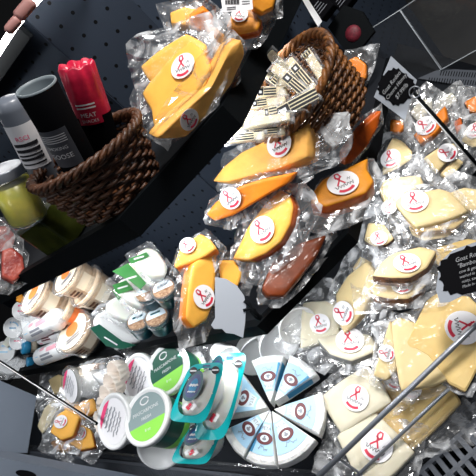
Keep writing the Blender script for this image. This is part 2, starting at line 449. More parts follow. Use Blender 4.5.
# ------------------------------------------------------------------ light
def area(name, loc, aim, sx, sy_, power, col=(1,1,1)):
    l = bpy.data.lights.new(name, 'AREA'); l.shape = 'RECTANGLE'; l.size = sx; l.size_y = sy_; l.energy = power; l.color = col
    o = bpy.data.objects.new(name, l); C.objects.link(o); o.location = loc
    o.rotation_euler = (V(aim)-V(loc)).to_track_quat('-Z', 'Y').to_euler()
    return o
area('ceiling_lamp', (1.0, .45, 2.7), (.15, .95, .9), .4, .3, 38, (1, .97, .93))
area('ceiling_lamp', (-.1, .2, 2.9), (0, .9, .7), .5, .3, 5, (.97, .98, 1))
area('ceiling_lamp', (-1.7, 1.0, 2.7), (-.9, 1.6, .7), .5, .4, 3, (.93, .97, 1))
sp = bpy.data.lights.new('deck_fill_spot', 'SPOT'); sp.energy = 55; sp.spot_size = .85; sp.spot_blend = .5; sp.shadow_soft_size = .12; sp.color = (.95, .98, 1)  # added fill spot, unseen, to brighten the left end of the deck
so = bpy.data.objects.new('deck_fill_spot', sp); C.objects.link(so); so.location = (-1.25, .75, 2.7); so.rotation_euler = (V((-1.15, 1.45, .6))-V((-1.25, .75, 2.7))).to_track_quat('-Z', 'Y').to_euler()
sp = bpy.data.lights.new('deck_fill_spot', 'SPOT'); sp.energy = 36; sp.spot_size = .66; sp.spot_blend = .6; sp.shadow_soft_size = .10; sp.color = (.97, .98, 1)  # second added spot, unseen, lifting the middle of the deck
so = bpy.data.objects.new('deck_fill_spot', sp); C.objects.link(so); so.location = (-1.0, -.2, 2.6); so.rotation_euler = (V((-.45, 1.0, .72))-V((-1.0, -.2, 2.6))).to_track_quat('-Z', 'Y').to_euler()
def fill_strip(z, d, power, back=.55, segs=(('L', .95), ('F', .24), ('R', .4))):  # added unseen fill lights under the shelf rails, no fitting modelled
    a, b = corner(d)
    for f, L in segs:
        mid = {'L': a+V((-S2, S2, 0))*L/2, 'F': (a+b)/2, 'R': b+V((S2, S2, 0))*L/2}[f]
        mid = mid + V((0, 0, z)); aim = mid - FN[f]*back + V((0, 0, -1))
        o = area('shelf_fill', mid, aim, L, .012, power*L, (.96, .98, 1))
        ex = V((FN[f].y*-1, FN[f].x, 0)); zz = (mid-V(aim)).normalized(); yy = zz.cross(ex).normalized()
        o.rotation_euler = Matrix((ex, yy, zz)).transposed().to_euler()
fill_strip(1.348, .03, 1.7); fill_strip(1.345, .02, .5, .5, (('L', .95),))
fill_strip(.994, .0, .8, .1); fill_strip(.993, -.01, 1.0, -.05, (('L', 1.1),))
w = bpy.data.worlds.new('world'); SC.world = w; w.use_nodes = True
w.node_tree.nodes['Background'].inputs[0].default_value = (.5, .6, .75, 1); w.node_tree.nodes['Background'].inputs[1].default_value = .06
SC.view_settings.view_transform = 'Standard'; SC.view_settings.look = 'None'; SC.view_settings.gamma = 1; SC.view_settings.exposure = .3
SC.cycles.transparent_max_bounces = 24
SC.cycles.max_bounces = 8
# ------------------------------------------------------------------ makers
def resample(pts, step, soft):
    out = []; n = len(pts)
    for it in range(2 if soft else 0):
        q = []; e = []
        for i in range(len(pts)):
            a, b = pts[i][0], pts[(i+1) % len(pts)][0]
            k = soft if it == 0 else .25
            q += [(a.lerp(b, k), pts[i][1]), (a.lerp(b, 1-k), pts[i][1])]
        pts = q
    for i in range(len(pts)):
        a, b = pts[i][0], pts[(i+1) % len(pts)][0]
        k = max(1, int((b-a).length/step))
        for j in range(k): out.append((a.lerp(b, j/k), pts[i][1]))
    return out
def nz(p, s, seed=0): return noise.noise(V((p[0]*s+seed*7.3, p[1]*s-seed*3.1, (p[2] if len(p) > 2 else 0)*s+seed)))
class Face:                                        # a plane with its own 2D axes, placed in the scene
    def __init__(s, P, n): s.P = P; s.n = n; s.e1, s.e2 = frame(n); s.e2 = -s.e2 if (s.e2.dot(CD) < 0) else s.e2
    def px(s, x, y): q = onplane(x, y, s.P, s.n) - s.P; return V((q.dot(s.e1), q.dot(s.e2)))
    def at(s, p, z=0): return s.P + s.e1*p[0] + s.e2*p[1] + s.n*z
def sticker(root, F, cx, cy, rpx, ang=0, flip=1, z=.004, kind='round', base='paper'):
    c = F.px(cx, cy); r = .93*rpx*dist_px(F.at(c))
    a = math.radians(ang)
    # in-plane unit axes of the print as they run in the photograph
    u = F.px(cx+math.cos(a), cy+math.sin(a)) - c; u.normalize()
    w = V((-u.y, u.x))
    if w.dot(F.px(cx-math.sin(a), cy+math.cos(a)) - c) < 0: w = -w
    def mp(x, y, zz=0): return F.at(c + u*x*r + w*(-y)*r, z+zz)
    e1 = (mp(1, 0)-mp(0, 0)).normalized(); e2 = (mp(0, 1)-mp(0, 0)).normalized()
    mb = MB(); n = 36
    ring = [mp(math.cos(q*2*math.pi/n), math.sin(q*2*math.pi/n)) for q in range(n)]
    if (ring[1]-ring[0]).cross(ring[2]-ring[1]).dot(F.n) < 0: ring.reverse()
    mb.poly(ring, F.n, .0005)
    st = part(mb, 'sticker', base, root, label='white round sticker with red print')
    mb = MB(); Z = .0007
    def S(pts, wd, mi): mb.stroke([mp(x, y, Z) for x, y in pts], F.n, wd*r, mi)
    # red looped ribbon figure, a dark line of script, and a red arc with lettering
    loop = [(-.28+.0, -.38), (-.02, .02), (.16, .38), (.08, .62), (-.10, .62), (-.17, .40), (.0, .05), (.26, -.34)]
    L = [(x-.12, y+.22) for x, y in loop]
    S(L, .11, 0); S([(-.32, .5), (-.05, .42), (.1, .55)], .1, 0)
    q = [(-.62+i*.062, -.32+.13*math.sin(i*1.9)+.004*i+(.1 if i % 5 == 0 else 0)) for i in range(21)]
    S(q, .045, 1)
    S([(.35, .1), (.42, .3), (.5, .08), (.58, .26)], .04, 1)
    S([(.74*math.cos(t), .74*math.sin(t)) for t in [math.radians(-128+i*8) for i in range(11)]], .2, 0)
    part(mb, 'print', ['red', 'ink'], st)
    return st
def film(root, F, bd, cen, t, margin, seed, ang=None, name='wrapper', mt='film', puff=.0, bagpts=None, lift=0):
    """vacuum film: follows the face, drops over the edges and spreads into a creased flat seal"""
    n = len(bd); mb = MB(); rings = []
    rc = [(p-cen) for p in bd]
    if bagpts:
        bp = [F.px(*b) for b in bagpts]
    else:
        if ang is None:
            sxx = sum(p.x*p.x for p in rc); syy = sum(p.y*p.y for p in rc); sxy = sum(p.x*p.y for p in rc)
            th = .5*math.atan2(2*sxy, sxx-syy)
        else: th = math.radians(ang)
        u = V((math.cos(th), math.sin(th))); w = V((-u.y, u.x))
        us_ = [p.dot(u) for p in rc]; ws_ = [p.dot(w) for p in rc]
        r2 = random.Random(seed)
        mm = [margin*(1+r2.uniform(-.4, .7)) for _ in range(4)]
        x0, x1, y0, y1 = min(us_)-mm[0]*1.6, max(us_)+mm[1]*1.6, min(ws_)-mm[2], max(ws_)+mm[3]
        bp = [cen + u*x + w*y for x, y in ((x0,y0),(x1,y0),(x1,y1),(x0,y1))]
    def rb(d):                                     # reach of the bag outline along d
        best = 0
        for i in range(len(bp)):
            a, b = bp[i]-cen, bp[(i+1) % len(bp)]-cen; e = b-a
            den = d.x*e.y-d.y*e.x
            if abs(den) < 1e-9: continue
            tt = (a.x*e.y-a.y*e.x)/den; ss = (a.x*d.y-a.y*d.x)/den
            if tt > 0 and -1e-6 <= ss <= 1+1e-6: best = max(best, tt)
        return best
    dirs = [p.normalized() for p in rc]; R = [p.length for p in rc]
    B = [max(rb(d), r+.009) for d, r in zip(dirs, R)]
    for i in range(n): B[i] *= 1 + .05*nz((dirs[i].x*9, dirs[i].y*9), 1, seed)
    for k in (.2, .45, .7, .9, 1.0):
        rings.append([F.at(cen + d*r*k, .0022 + .0012*nz((d.x*r*k, d.y*r*k), 60, seed) + puff*(1-k)) for d, r in zip(dirs, R)])
    rings.append([F.at(cen + d*(r+.0022), -.002) for d, r in zip(dirs, R)])
    rings.append([F.at(cen + d*(r+.003), -t*.5) for d, r in zip(dirs, R)])
    steps = 5
    for k in range(1, steps+1):
        f = k/steps; row = []
        for i, (d, r, b) in enumerate(zip(dirs, R, B)):
            rr = r+.0045 + (b-r-.0045)*f
            drop = -t*(.52+.1*f)
            cre = (.007*nz((d.x*7, d.y*7, f*.8), 1, seed+3) + .005*nz((d.x*22, d.y*22, f*2), 1, seed+5))*min(1, f*2)
            row.append(F.at(cen + d*rr + V((-d.y, d.x))*.004*nz((d.x*11, d.y*11, f*3), 1, seed+9), drop + cre + lift*f*f))
        rings.append(row)
    c0 = F.at(cen, .0025+puff)
    mb.loft(rings, True); mb.m[6*n:] = [1]*(len(mb.m)-6*n)
    o = len(mb.v); mb.v.append(c0); 
    for j in range(n): mb.f.append((o, (j+1) % n, j)); mb.m.append(0)
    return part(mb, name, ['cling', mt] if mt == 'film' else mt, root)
_seed = [0]
def cheese(label, poly, anchor, k, t, mf='yellow', mr='orange', rind=None, soft=.07, stick=None, margin=.022, bag=True, name='cheese_wedge', cat='cheese',
           group=None, rough=.0005, bagpts=None, fm='film', taper=1.0, lift=0, jag=0):
    """a cut piece of cheese: its cut face (outline given where it shows in the view) on a plane through the anchor, t thick, in film"""
    _seed[0] += 1; sd = _seed[0]
    P = anchor; n = nv(P, k) if not isinstance(k, V) else k
    F = Face(P, n)
    pts = [(F.px(*p), i) for i, p in enumerate(poly)]
    bd = resample(pts, .0065, soft)
    ids = [b[1] for b in bd]; bd = [b[0] for b in bd]
    if jag: bd = [p*(1+jag*nz((p.x, p.y), 70, sd)) for p in bd]
    ar = 0; cen = V((0, 0))
    for i in range(len(bd)):
        a, b = bd[i], bd[(i+1) % len(bd)]; cr = a.x*b.y-a.y*b.x; ar += cr; cen += (a+b)*cr
    cen /= (3*ar)
    root = thing(name, label, cat, F.at(cen, -t), group)
    e3 = F.e1.cross(F.e2).dot(F.n)
    if (ar > 0) != (e3 > 0): bd.reverse(); ids.reverse()
    mb = MB(); bev = min(.003, t*.2); rm = sum((p-cen).length for p in bd)/len(bd)
    spec = [(.35, 0, 1), (.7, 0, 1), (1-bev*1.2/rm, 0, 1), (1, -bev, .6), (1-(1-taper)*.5, -t*.5, .8), (taper, -t+bev, .6), (taper*(1-bev/rm), -t, .3)]
    rings = []
    for s, z, a in spec:
        rings.append([F.at(cen+(p-cen)*s*(1+(.018*nz((p.x, p.y, z), 40, sd) if s > .9 else 0)), z + a*rough*nz((p.x*s, p.y*s, z), 25, sd)*1.6) for p in bd])
    N = len(bd)
    mb.loft(rings, True)
    if rind is not None:
        for f in range(len(mb.f)):
            ring, j = divmod(f, N)
            if ring >= 3 and (rind == 'all' or ids[j] in rind): mb.m[f] = 1
    for z, ri, rev in ((0, 0, True), (-t, len(rings)-1, False)):
        o = len(mb.v); mb.v.append(F.at(cen, z))
        for j in range(N):
            a, b = ri*N+j, ri*N+(j+1) % N
            mb.f.append((o, b, a) if rev else (o, a, b)); mb.m.append(0)
    part(mb, 'cheese', [mf, mr], root, smooth=False if jag else True)
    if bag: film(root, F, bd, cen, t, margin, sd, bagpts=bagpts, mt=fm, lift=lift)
    for s in ([stick] if stick and not isinstance(stick, list) else stick or []):
        sticker(root, F, *s)
    return root, F
def tub(label, c, k, r, L, name='tub', cat='tub', body='white', lid='white', lab=None, group=None, ang=0, taper=.84, rim=.004, band=None, content=None, art=None, smooth=True, clearlid=None):
    n = nv(c, k) if not isinstance(k, V) else k
    e1, e2 = frame(n, ang)
    if e2.dot(CD) > 0: e2 = -e2                    # e2 is the print's up
    root = thing(name, label, cat, c - n*L, group)
    rb = r*taper
    mb = MB(); mb.lathe(c, n, [(0, -L), (rb*.92, -L), (rb, -L+.003), (r*.97, -.008), (r*.97, -.002)]); part(mb, 'body', body, root, smooth)
    if content:
        mb = MB(); mb.lathe(c, n, [(0, -L+.004), (rb*.9, -L+.004), (r*.93, -.012), (r*.9, -.007), (0, -.006)]); part(mb, 'filling', content, root, True)
    mb = MB(); mb.lathe(c, n, [(r*.96, -.014), (r+rim, -.013), (r+rim, -.001), (r+rim-.002, .0015), (r*.93, .0015), (r*.9, -.0015), (0, -.0015)])
    ld = part(mb, 'lid', lid, root, smooth)
    if art: art(ld, c, n, e1, e2, r)
    if band:
        mb = MB()
        for z0, z1, mi in band[0]:
            f = lambda z: r*.97 + (rb-r*.97)*(-z/L) + .0006
            mb.lathe(c, n, [(f(z0*-L), z0*-L), (f(z1*-L), z1*-L)], mi=mi)
        bn = part(mb, 'label_band', band[1], root, smooth)
    return root, n, e1, e2
def segdisc(mb, c, n, e1, e2, r, y0, y1, mi, z=.0002, th=.0004):
    """the slice of a disc between two heights y0..y1 (in radii)"""
    a0, a1 = math.asin(max(-1, min(1, y0))), math.asin(max(-1, min(1, y1)))
    pts = []
    for i in range(13):
        a = a0+(a1-a0)*i/12; pts.append(c + e1*r*math.cos(a) + e2*r*math.sin(a) + n*z)
    for i in range(13):
        a = a1+(a0-a1)*i/12; pts.append(c - e1*r*math.cos(a) + e2*r*math.sin(a) + n*z)
    if (pts[1]-pts[0]).cross(pts[13]-pts[0]).dot(n) < 0: pts.reverse()
    mb.poly(pts, n, th, mi)
def pmap(c, e1, e2, n, z=.001): return lambda x, y: c + e1*x + e2*y + n*z
# ------------------------------------------------------------------ upper shelf: cheese packs at the right
OC = 'orange cheese packs on the shelves'
cheese('pale orange cheese slice poking out behind the large golden wedge on the upper shelf',
       [(140,66),(163,47),(186,33),(206,44),(210,62),(200,80),(170,95),(148,80)], vf(180,66,'F',.085), (-.35,-.3), .012, 'yellow', 'orange', [3,4,5,6], group=OC, margin=.02)
cheese('large golden cheese wedge with a round sticker on the upper shelf, right of the basket',
       [(141,93),(150,80),(165,62),(190,40),(205,52),(211,67),(203,88),(177,113),(153,128),(151,110)], vf(180,76,'F',.06), (-.65,-.55), .034, 'yellow', 'deep', [3,4,5,6,7,8], stick=(184,67,15,-20), group=OC,
       bagpts=[(122,92),(150,40),(200,22),(228,50),(212,100),(160,146),(128,122)])
cheese('orange cheese wedge with tilted sticker under the large golden wedge on the upper shelf',
       [(156,139),(176,119),(212,86),(232,46),(242,40),(246,54),(232,84),(208,116),(186,138)], vf(200,110,'F',.0), (.9,.4), .03, 'gold', 'deep', [5,6,7,8], stick=(188,119,12,-55), group=OC,
       bagpts=[(148,140),(190,80),(232,26),(252,40),(238,80),(200,136),(165,146)])
cheese('pale yellow cheese block at the top edge of the photo, left of the orange block',
       [(170,12),(185,6),(198,9),(202,20),(190,26),(171,24)], vf(186,16,'F',.16), (-.1,-.4), .03, 'yellow', 'orange', None, group=OC, bagpts=[(152,-4),(200,-6),(216,20),(196,36),(166,34)])
cheese('bright orange cheese block beside the pale yellow one on the upper shelf',
       [(190,17),(204,8),(213,16),(214,28),(202,33),(192,29)], vf(203,20,'F',.13), (.1,.2), .035, 'orange', 'orange', None, group=OC, bagpts=[(184,8),(206,-2),(222,10),(222,32),(204,42),(188,36)])
cheese('amber cheese wedge with a white sticker under the printed scale label on the upper shelf',
       [(226,26),(232,14),(250,8),(262,20),(258,30),(240,34)], vf(245,20,'F',.10), (-.1,-.45), .03, 'amber', 'deep', [3,4], stick=(240,15,9,10), group=OC, bagpts=[(214,30),(222,0),(262,-4),(278,14),(258,46),(232,46)])
cheese('dark golden cheese piece at the top edge of the photo, right of the scale label',
       [(252,-4),(264,-10),(276,-2),(274,8),(262,14),(253,8)], vf(262,2,'F',.08), (.1,-.2), .03, 'amber', 'deep', None, group=OC, margin=.012)
cheese('thin yellow cheese edge between the golden wedge and the scale label on the upper shelf',
       [(206,30),(214,26),(226,36),(224,44),(212,44)], vf(215,36,'F',.10), (-.2,-.3), .02, 'amber', 'deep', None, group=OC, margin=.012)
# the scale label lying on the packs
P = vf(237, 5, 'F', .085); n = nv(P, (-.1,-.3)); F = Face(P, n)
t = thing('scale_label', 'white printed scale label with a bar code on the packs at the top edge', 'label', P)
mb = MB(); mb.poly([F.at(F.px(x, y), .003) for x, y in ((221,-3),(252,-6),(253,10),(223,13))][::-1], n, .0006); part(mb, 'label_sheet', 'paper', t)
mb = MB(); 
for i in range(14):
    x = 226+i*1.0
    mb.stroke([F.at(F.px(x, 1+i*-.1), .004), F.at(F.px(x+.2, 5), .004)], n, .0012 if i % 3 else .002, 0)
for y in (7.5, 9.5): mb.stroke([F.at(F.px(227, y+1), .004), F.at(F.px(236, y), .004)], n, .001)
for y in (0, 2.4, 4.8): mb.stroke([F.at(F.px(242, y), .004), F.at(F.px(250, y-.6), .004)], n, .0009)
part(mb, 'bar_code', 'ink', t)

# ------------------------------------------------------------------ lower shelf: orange cheese packs on the front facet
cheese('shaded rust orange cheese wedge at the lower shelf rail, lowest of its pile',
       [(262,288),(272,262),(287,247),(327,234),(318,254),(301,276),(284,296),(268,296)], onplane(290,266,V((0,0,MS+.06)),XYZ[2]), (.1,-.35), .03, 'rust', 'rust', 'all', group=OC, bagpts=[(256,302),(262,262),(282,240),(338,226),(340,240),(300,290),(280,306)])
cheese('orange slanting cheese wedge beside the dark wicker basket, at the right end of the pile',
       [(345,153),(349,146),(362,128),(382,110),(379,126),(368,146),(352,163),(345,165)], onplane(362,138,V((0,0,MS+.07)),XYZ[2]), (.45,.1), .03, 'deep', 'rust', [4,5,6], group=OC,
       bagpts=[(340,168),(344,146),(364,118),(386,104),(388,124),(370,152),(350,174)])
cheese('long golden cheese wedge with a square end, topmost of the pile on the lower shelf',
       [(212,181),(222,168),(240,153),(275,136),(309,122),(308,157),(280,168),(250,176),(226,182)], vf(265,155,'F',.07), (-.62,-.2), .05, 'gold', 'gold', None, stick=(280,144,15,-25), group=OC,
       bagpts=[(208,190),(215,150),(300,112),(343,106),(346,148),(326,166),(250,190)], soft=.06, fm='film')
cheese('narrow orange cheese wedge with a sticker, right under the long golden wedge',
       [(206,214),(216,202),(240,186),(262,179),(296,172),(290,182),(262,198),(232,216),(214,221)], vf(240,197,'F',.05), (-.3,.1), .03, 'orange', 'deep', [5,6,7,8], stick=(231,198,12,-35), group=OC,
       bagpts=[(198,224),(206,200),(250,174),(310,166),(312,178),(270,210),(226,232)])
cheese('yellow half-moon cheese with orange rind and round sticker in the middle of the pile',
       [(232,259),(238,247),(248,226),(264,204),(280,190),(289,194),(293,207),(290,224),(280,242),(266,253),(250,260)], vf(263,228,'F',.025), (-.6,-.25), .036, 'yellow', 'deep', [5,6,7,8,9], stick=(263,230,15,-35), group=OC,
       bagpts=[(222,262),(230,228),(262,186),(302,178),(318,205),(296,252),(250,284),(226,280)])
cheese('amber cheese wedge with orange lower rind and oval-looking sticker, right of the half-moon',
       [(310,202),(314,190),(322,179),(345,169),(368,157),(366,168),(374,180),(366,192),(345,200),(325,206)], vf(342,184,'F',.035), (-.15,-.85), .042, 'amber', 'deep', [6,7,8,9], stick=(343,184,17,-22), group=OC,
       bagpts=[(300,212),(316,172),(372,148),(390,176),(372,208),(330,226),(310,226)])
cheese('small yellow cheese block behind the grey card on the lower shelf',
       [(219,260),(234,260),(243,272),(238,288),(222,284)], vf(230,273,'F',.035), (.1,-.1), .03, 'yellow', 'orange', [2,3], group=OC, bagpts=[(212,252),(244,246),(262,268),(250,296),(216,292)])
cheese('yellow cheese block with orange end and sticker seen edge-on, left of the orange pile',
       [(174,265),(180,248),(200,233),(210,239),(217,248),(206,256),(188,264),(176,268)], vf(195,250,'F',.05), (-.25,-.35), .035, 'yellow', 'orange', [4,5,6], stick=(188,246,9,-40), group=OC, bagpts=[(166,270),(176,240),(204,224),(226,244),(214,270),(184,284)])
cheese('yellow cheese wedge with orange side hanging over the lower shelf rail beside the grey card',
       [(189,288),(193,264),(205,256),(217,252),(216,278),(214,302),(207,320),(195,328),(186,318)], vf(203,290,'F',.0), (.6,-.2), .035, 'yellow', 'orange', [0,7,8], stick=(203,297,13,-50), group=OC,
       bagpts=[(178,322),(180,280),(196,246),(222,244),(226,300),(212,340),(186,350)], soft=.08)

# blank grey sign card on the lower shelf, its back to the viewer, in a black clip
P = vf(228, 305, 'F', -.045); n = nv(P, (.15, -.2)); F = Face(P, n)
t = thing('price_card', 'blank bluish grey card with scalloped corners in a black clip on the shelf rail', 'card', F.at(F.px(240,320)))
mb = MB(); mb.poly([F.at(F.px(x, y), 0) for x, y in ((215,277),(226,279),(237,286),(244,296),(246,306),(245,322),(243,338),(234,334),(226,333),(222,329),(214,329),(211,325),(215,318))][::-1], n, .0015); part(mb, 'card', 'card', t)
mb = MB(); mb.tube([F.at(F.px(x, y), .004) for x, y in ((244,301),(249,305),(252,311),(258,316))], .0035, 8)
mb.tube([F.at(F.px(x, y), .004) for x, y in ((243,311),(249,309),(255,311))], .003, 8); mb.tube([F.at(F.px(x, y), -.006) for x, y in ((252,309),(258,316),(262,318))], .006, 8)
part(mb, 'clip', 'black', t, True)
# ------------------------------------------------------------------ bottom deck: pale cheeses on the right
PC = 'pale cheese wedges piled on the bottom deck'
def pc(label, poly, a, k, t, mf, mr, rind, stick=None, **kw):
    return cheese(label, poly, a, k, t, mf, mr, rind, stick=stick, group=PC, **kw)
pc('white cheese wedge with square corners behind the pale triangle, next to the white tubs', [(300,349),(302,302),(337,300),(340,336),(320,343)], deck(318,322,.06), (-.15,-.25), .03, 'ivory', 'ivory', None, (320,324,11,-10), soft=.06)
pc('grey-rinded white cheese piece lying under the pale triangle, its sticker half turned away', [(317,338),(328,335),(345,331),(370,334),(378,346),(373,352),(352,361),(330,354)], deck(348,345,.07), (-.1,-.65), .03, 'ivory', 'grey', [5,6,7,0], (350,341,15,-5))
pc('pale yellow triangular cheese wedge standing on its point with a narrow sticker', [(335,295),(347,276),(365,262),(378,278),(363,312),(344,334),(338,322)], deck(352,300,.09), (-.75,.0), .03, 'cream', 'cream', None, (344,313,13,-65), soft=.05)
pc('white cheese wedge with thin dark rind and whole round sticker, right of the brie wheel', [(319,398),(342,380),(367,364),(380,380),(392,402),(366,418),(341,434),(329,415)], deck(354,398,.055), (-.2,-.15), .035, 'ivory', 'grey', [0,1,2,6,7], (356,398,14,30), soft=.07)
pc('white cheese wedge at the bottom edge with a large round sticker, nearest the product stop', [(336,436),(352,423),(372,409),(394,430),(415,452),(388,480),(357,478)], vf(376,444,'F',-.122), (-.15,-.2), .035, 'ivory', 'grey', [0,1,7], (377,446,17,35), soft=.06, margin=.014)
pc('narrow yellow cheese wedge squeezed between the dark-rinded pile and the big triangles', [(373,376),(381,348),(390,319),(400,366),(386,381)], deck(385,352,.10), (-.3,.05), .03, 'cream', 'tan', [0,1], (387,353,9,-70), soft=.06, margin=.008)
pc('large butter-yellow cheese slice with crumbling lower right edge behind the two rods', [(370,402),(374,389),(396,366),(425,372),(455,392),(462,402),(440,425),(411,452),(395,440),(378,426)], vf(412,412,'F',-.10), (-.1,-.15), .028, 'butter', 'tan', [0,1,8,9], [(396,380,11,20),(411,389,11,10)], soft=.08, jag=.015, margin=.012)
pc('pale triangular cheese slice with thin brown edges lying on the large crumbling slice', [(391,322),(400,317),(415,322),(440,352),(456,376),(432,386),(401,391),(396,365)], vf(415,355,'F',-.095), (.05,-.25), .024, 'cream', 'brown', [0,6,7], None, soft=.05, margin=.007)
pc('biggest yellow cheese slice with a round sticker and brown-spotted edge at the right edge', [(403,347),(412,330),(427,300),(441,291),(470,296),(490,318),(482,360),(466,392),(450,384),(428,356),(416,349)], vf(448,335,'F',-.10), (.05,-.25), .026, 'butter', 'tan', [0,1,2,3,4,6,7,8], (463,328,18.5,80), soft=.08, jag=.012,
   bagpts=[(398,352),(422,292),(446,284),(500,296),(500,360),(470,398),(422,372)])
# dark-rinded pile
pc('lower of two stacked cheese slices with crusty dark brown rind, right pile', [(370,285),(392,280),(420,278),(426,284),(416,293),(408,298),(390,298),(373,294)], deck(398,288,.115), (-.05,-1.0), .030, 'cream', 'brown', 'all', (402,287,11,-5), margin=.02)
pc('upper of two stacked cheese slices with crusty dark brown rind, sticker on top', [(372,275),(380,263),(392,253),(420,246),(437,250),(427,267),(410,277),(390,277)], deck(404,264,.155), (-.05,-1.0), .032, 'cream', 'brown', 'all', (407,264,14,-15), bagpts=[(360,290),(374,248),(425,236),(450,248),(428,286),(380,296)])
pc('cheese slice with dark brown rind at the shelf end, left edge of the right pile', [(364,240),(368,222),(384,224),(394,238),(386,244),(374,246)], deck(378,236,.135), (-.1,-.6), .02, 'cream', 'brown', [3,4,5], (379,239,9,-10), margin=.02)
pc('small pale cheese corner showing between the shelf rail and the dark-rinded slices', [(352,268),(360,256),(372,262),(368,280),(357,278)], deck(362,268,.08), (-.2,-.3), .03, 'cream', 'cream', None, None, margin=.02)
pc('dark-rinded cheese slice underneath the double slice with white edge', [(408,224),(418,220),(450,216),(462,224),(448,236),(424,240),(412,234)], deck(432,230,.14), (0,-1.1), .03, 'cream', 'dark', 'all', None, margin=.02)
pc('lower slice of the double cheese pack, thin and edged in brown', [(404,216),(420,208),(450,206),(469,216),(455,228),(416,232)], deck(436,220,.165), (0,-.8), .012, 'butter', 'tan', 'all', None, bag=False)
pc('upper slice of the double pack, pale trapezium with its sticker at the left corner', [(395,203),(400,196),(420,192),(439,188),(450,191),(469,211),(445,220),(416,227),(405,216)], deck(432,207,.185), (-.05,-.65), .014, 'cream', 'tan', [0,1,2,3,4], (415,202,14,-8), soft=.08, bagpts=[(380,206),(396,184),(452,180),(482,212),(462,240),(410,244)])
pc('pale cheese slice behind the double pack, glossy film over its left half', [(379,190),(384,180),(400,177),(420,175),(424,184),(405,196),(392,207),(386,206)], deck(402,188,.14), (-.05,-.45), .024, 'cream', 'cream', None, (389,208,8,20), soft=.07)
pc('yellow cheese slice under the chalk plaque, right of the dark-rinded slices', [(426,255),(440,246),(468,238),(480,240),(470,250),(452,256),(440,266)], deck(450,250,.13), (0,-.7), .024, 'butter', 'brown', [5,6,0], None)
pc('pale cheese wedge cut off by the right edge of the photo above the plaque', [(450,192),(464,187),(484,190),(490,204),(472,212),(462,206)], deck(470,199,.15), (.1,-.5), .03, 'cream', 'cream', None, None)
pc('cream cheese quarter with a black wax rind and sticker, below the upper chalk sign', [(381,176),(386,149),(392,137),(401,140),(412,151),(411,159),(399,167)], deck(395,154,.13), (-.45,-.5), .028, 'cream', 'dark', [2,3,4,5,6], (391,159,11,-15), soft=.1)
pc('small orange cheese corner beside the ring of the upper chalk sign', [(391,119),(403,121),(404,128),(399,134),(390,130)], deck(397,126,.10), (0,-.3), .03, 'orange', 'orange', None, None, margin=.018)
pc('bright orange cheese block under the sign stake with a slanted sticker', [(413,135),(430,120),(445,105),(447,117),(436,132),(420,144)], deck(430,126,.13), (-.3,-.5), .03, 'orange', 'orange', [3,4,5], (426,126,11,-45), soft=.05, bagpts=[(402,142),(420,112),(444,96),(458,118),(440,140),(418,158)])
pc('pale yellow cheese wedge with a red sticker turned to the side, under the stake', [(424,158),(438,148),(454,143),(458,150),(446,163),(437,173)], deck(440,158,.14), (.15,-.2), .03, 'cream', 'cream', None, (447,153,10,-60), soft=.05)
pc('greenish cream cheese sliver just below the wedge with the red side sticker', [(440,174),(448,165),(458,158),(464,162),(456,172),(446,178)], deck(452,168,.12), (.1,-.3), .02, 'cream', 'grey', [3,4], None, margin=.018)
pc('black-rinded cream cheese half-round cut off by the right edge of the photo', [(461,141),(466,127),(482,117),(492,128),(486,144),(472,147)], deck(474,133,.15), (-.3,-.55), .028, 'cream', 'dark', [3,4,5], (475,131,9,0))
pc('dark orange cheese sliver under the sign stake, left of the black-rinded half-round', [(453,122),(461,117),(463,126),(457,134)], deck(458,126,.11), (0,-.2), .02, 'deep', 'deep', None, None, margin=.012)
pc('orange cheese block at the right edge of the photo, topmost of the right pile', [(464,102),(474,96),(490,98),(488,112),(470,112)], deck(474,104,.12), (-.1,-.4), .03, 'orange', 'orange', None, None)
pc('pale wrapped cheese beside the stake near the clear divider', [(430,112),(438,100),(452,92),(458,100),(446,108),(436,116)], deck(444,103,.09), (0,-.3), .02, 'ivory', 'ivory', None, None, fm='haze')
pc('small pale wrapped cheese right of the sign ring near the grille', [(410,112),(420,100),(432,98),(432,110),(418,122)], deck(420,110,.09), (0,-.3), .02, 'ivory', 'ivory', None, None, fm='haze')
def atd(x, y, D): return O + ray(x, y)*D
def depth(P): return (P-O).dot(FW)
# ------------------------------------------------------------------ wicker baskets
def basket(label, c, k, r, asp, depth_, ang, taper, matn, rows, stakes, group=None, rimmat=None, tube=.0042):
    n = nv(c, k) if not isinstance(k, V) else k
    e1, e2 = frame(n, ang)
    root = thing('wicker_basket', label, 'basket', c - n*depth_, group)
    def P(a, z, off=0):
        s = taper + (1-taper)*(1+z/depth_)
        return c + e1*(math.cos(a)*(r*s+off)) + e2*(math.sin(a)*(r*asp*s+off)) + n*z
    mb = MB(); N = stakes*6
    for j in range(rows):
        z = -depth_ + depth_*(j+.5)/rows
        mb.tube([P(q*2*math.pi/N, z + .001*nz((q*.7, j), 1), .0038*math.sin(q*math.pi/3 + j*math.pi)) for q in range(N)], tube*(1+.15*nz((j, 3), 1.7)), 6, closed=True)
    part(mb, 'woven_wall', matn, root, True)
    mb = MB()
    for q in range(stakes*2):
        a = (q+.5)*math.pi/stakes
        mb.tube([P(a, -depth_), P(a, -depth_/2), P(a, 0)], .0026, 6)
    part(mb, 'stakes', matn, root, True)
    mb = MB()
    for h in range(3):
        mb.tube([P(q*2*math.pi/120, .004+.0055*math.sin(q*2*math.pi*14/120 + h*2.09), .0055*math.cos(q*2*math.pi*14/120 + h*2.09)) for q in range(120)], .0048, 7, closed=True)
    part(mb, 'braided_rim', rimmat or matn, root, True)
    mb = MB(); mb.loft([[P(q*2*math.pi/40, -depth_+.002, -.004) for q in range(40)], [P(q*2*math.pi/40, -depth_+.006, -.004) for q in range(40)]], True, cap=True); part(mb, 'base', matn, root)
    return root, n, e1, e2
c1 = vf(86, 152, 'L', .075); D1 = depth(c1)
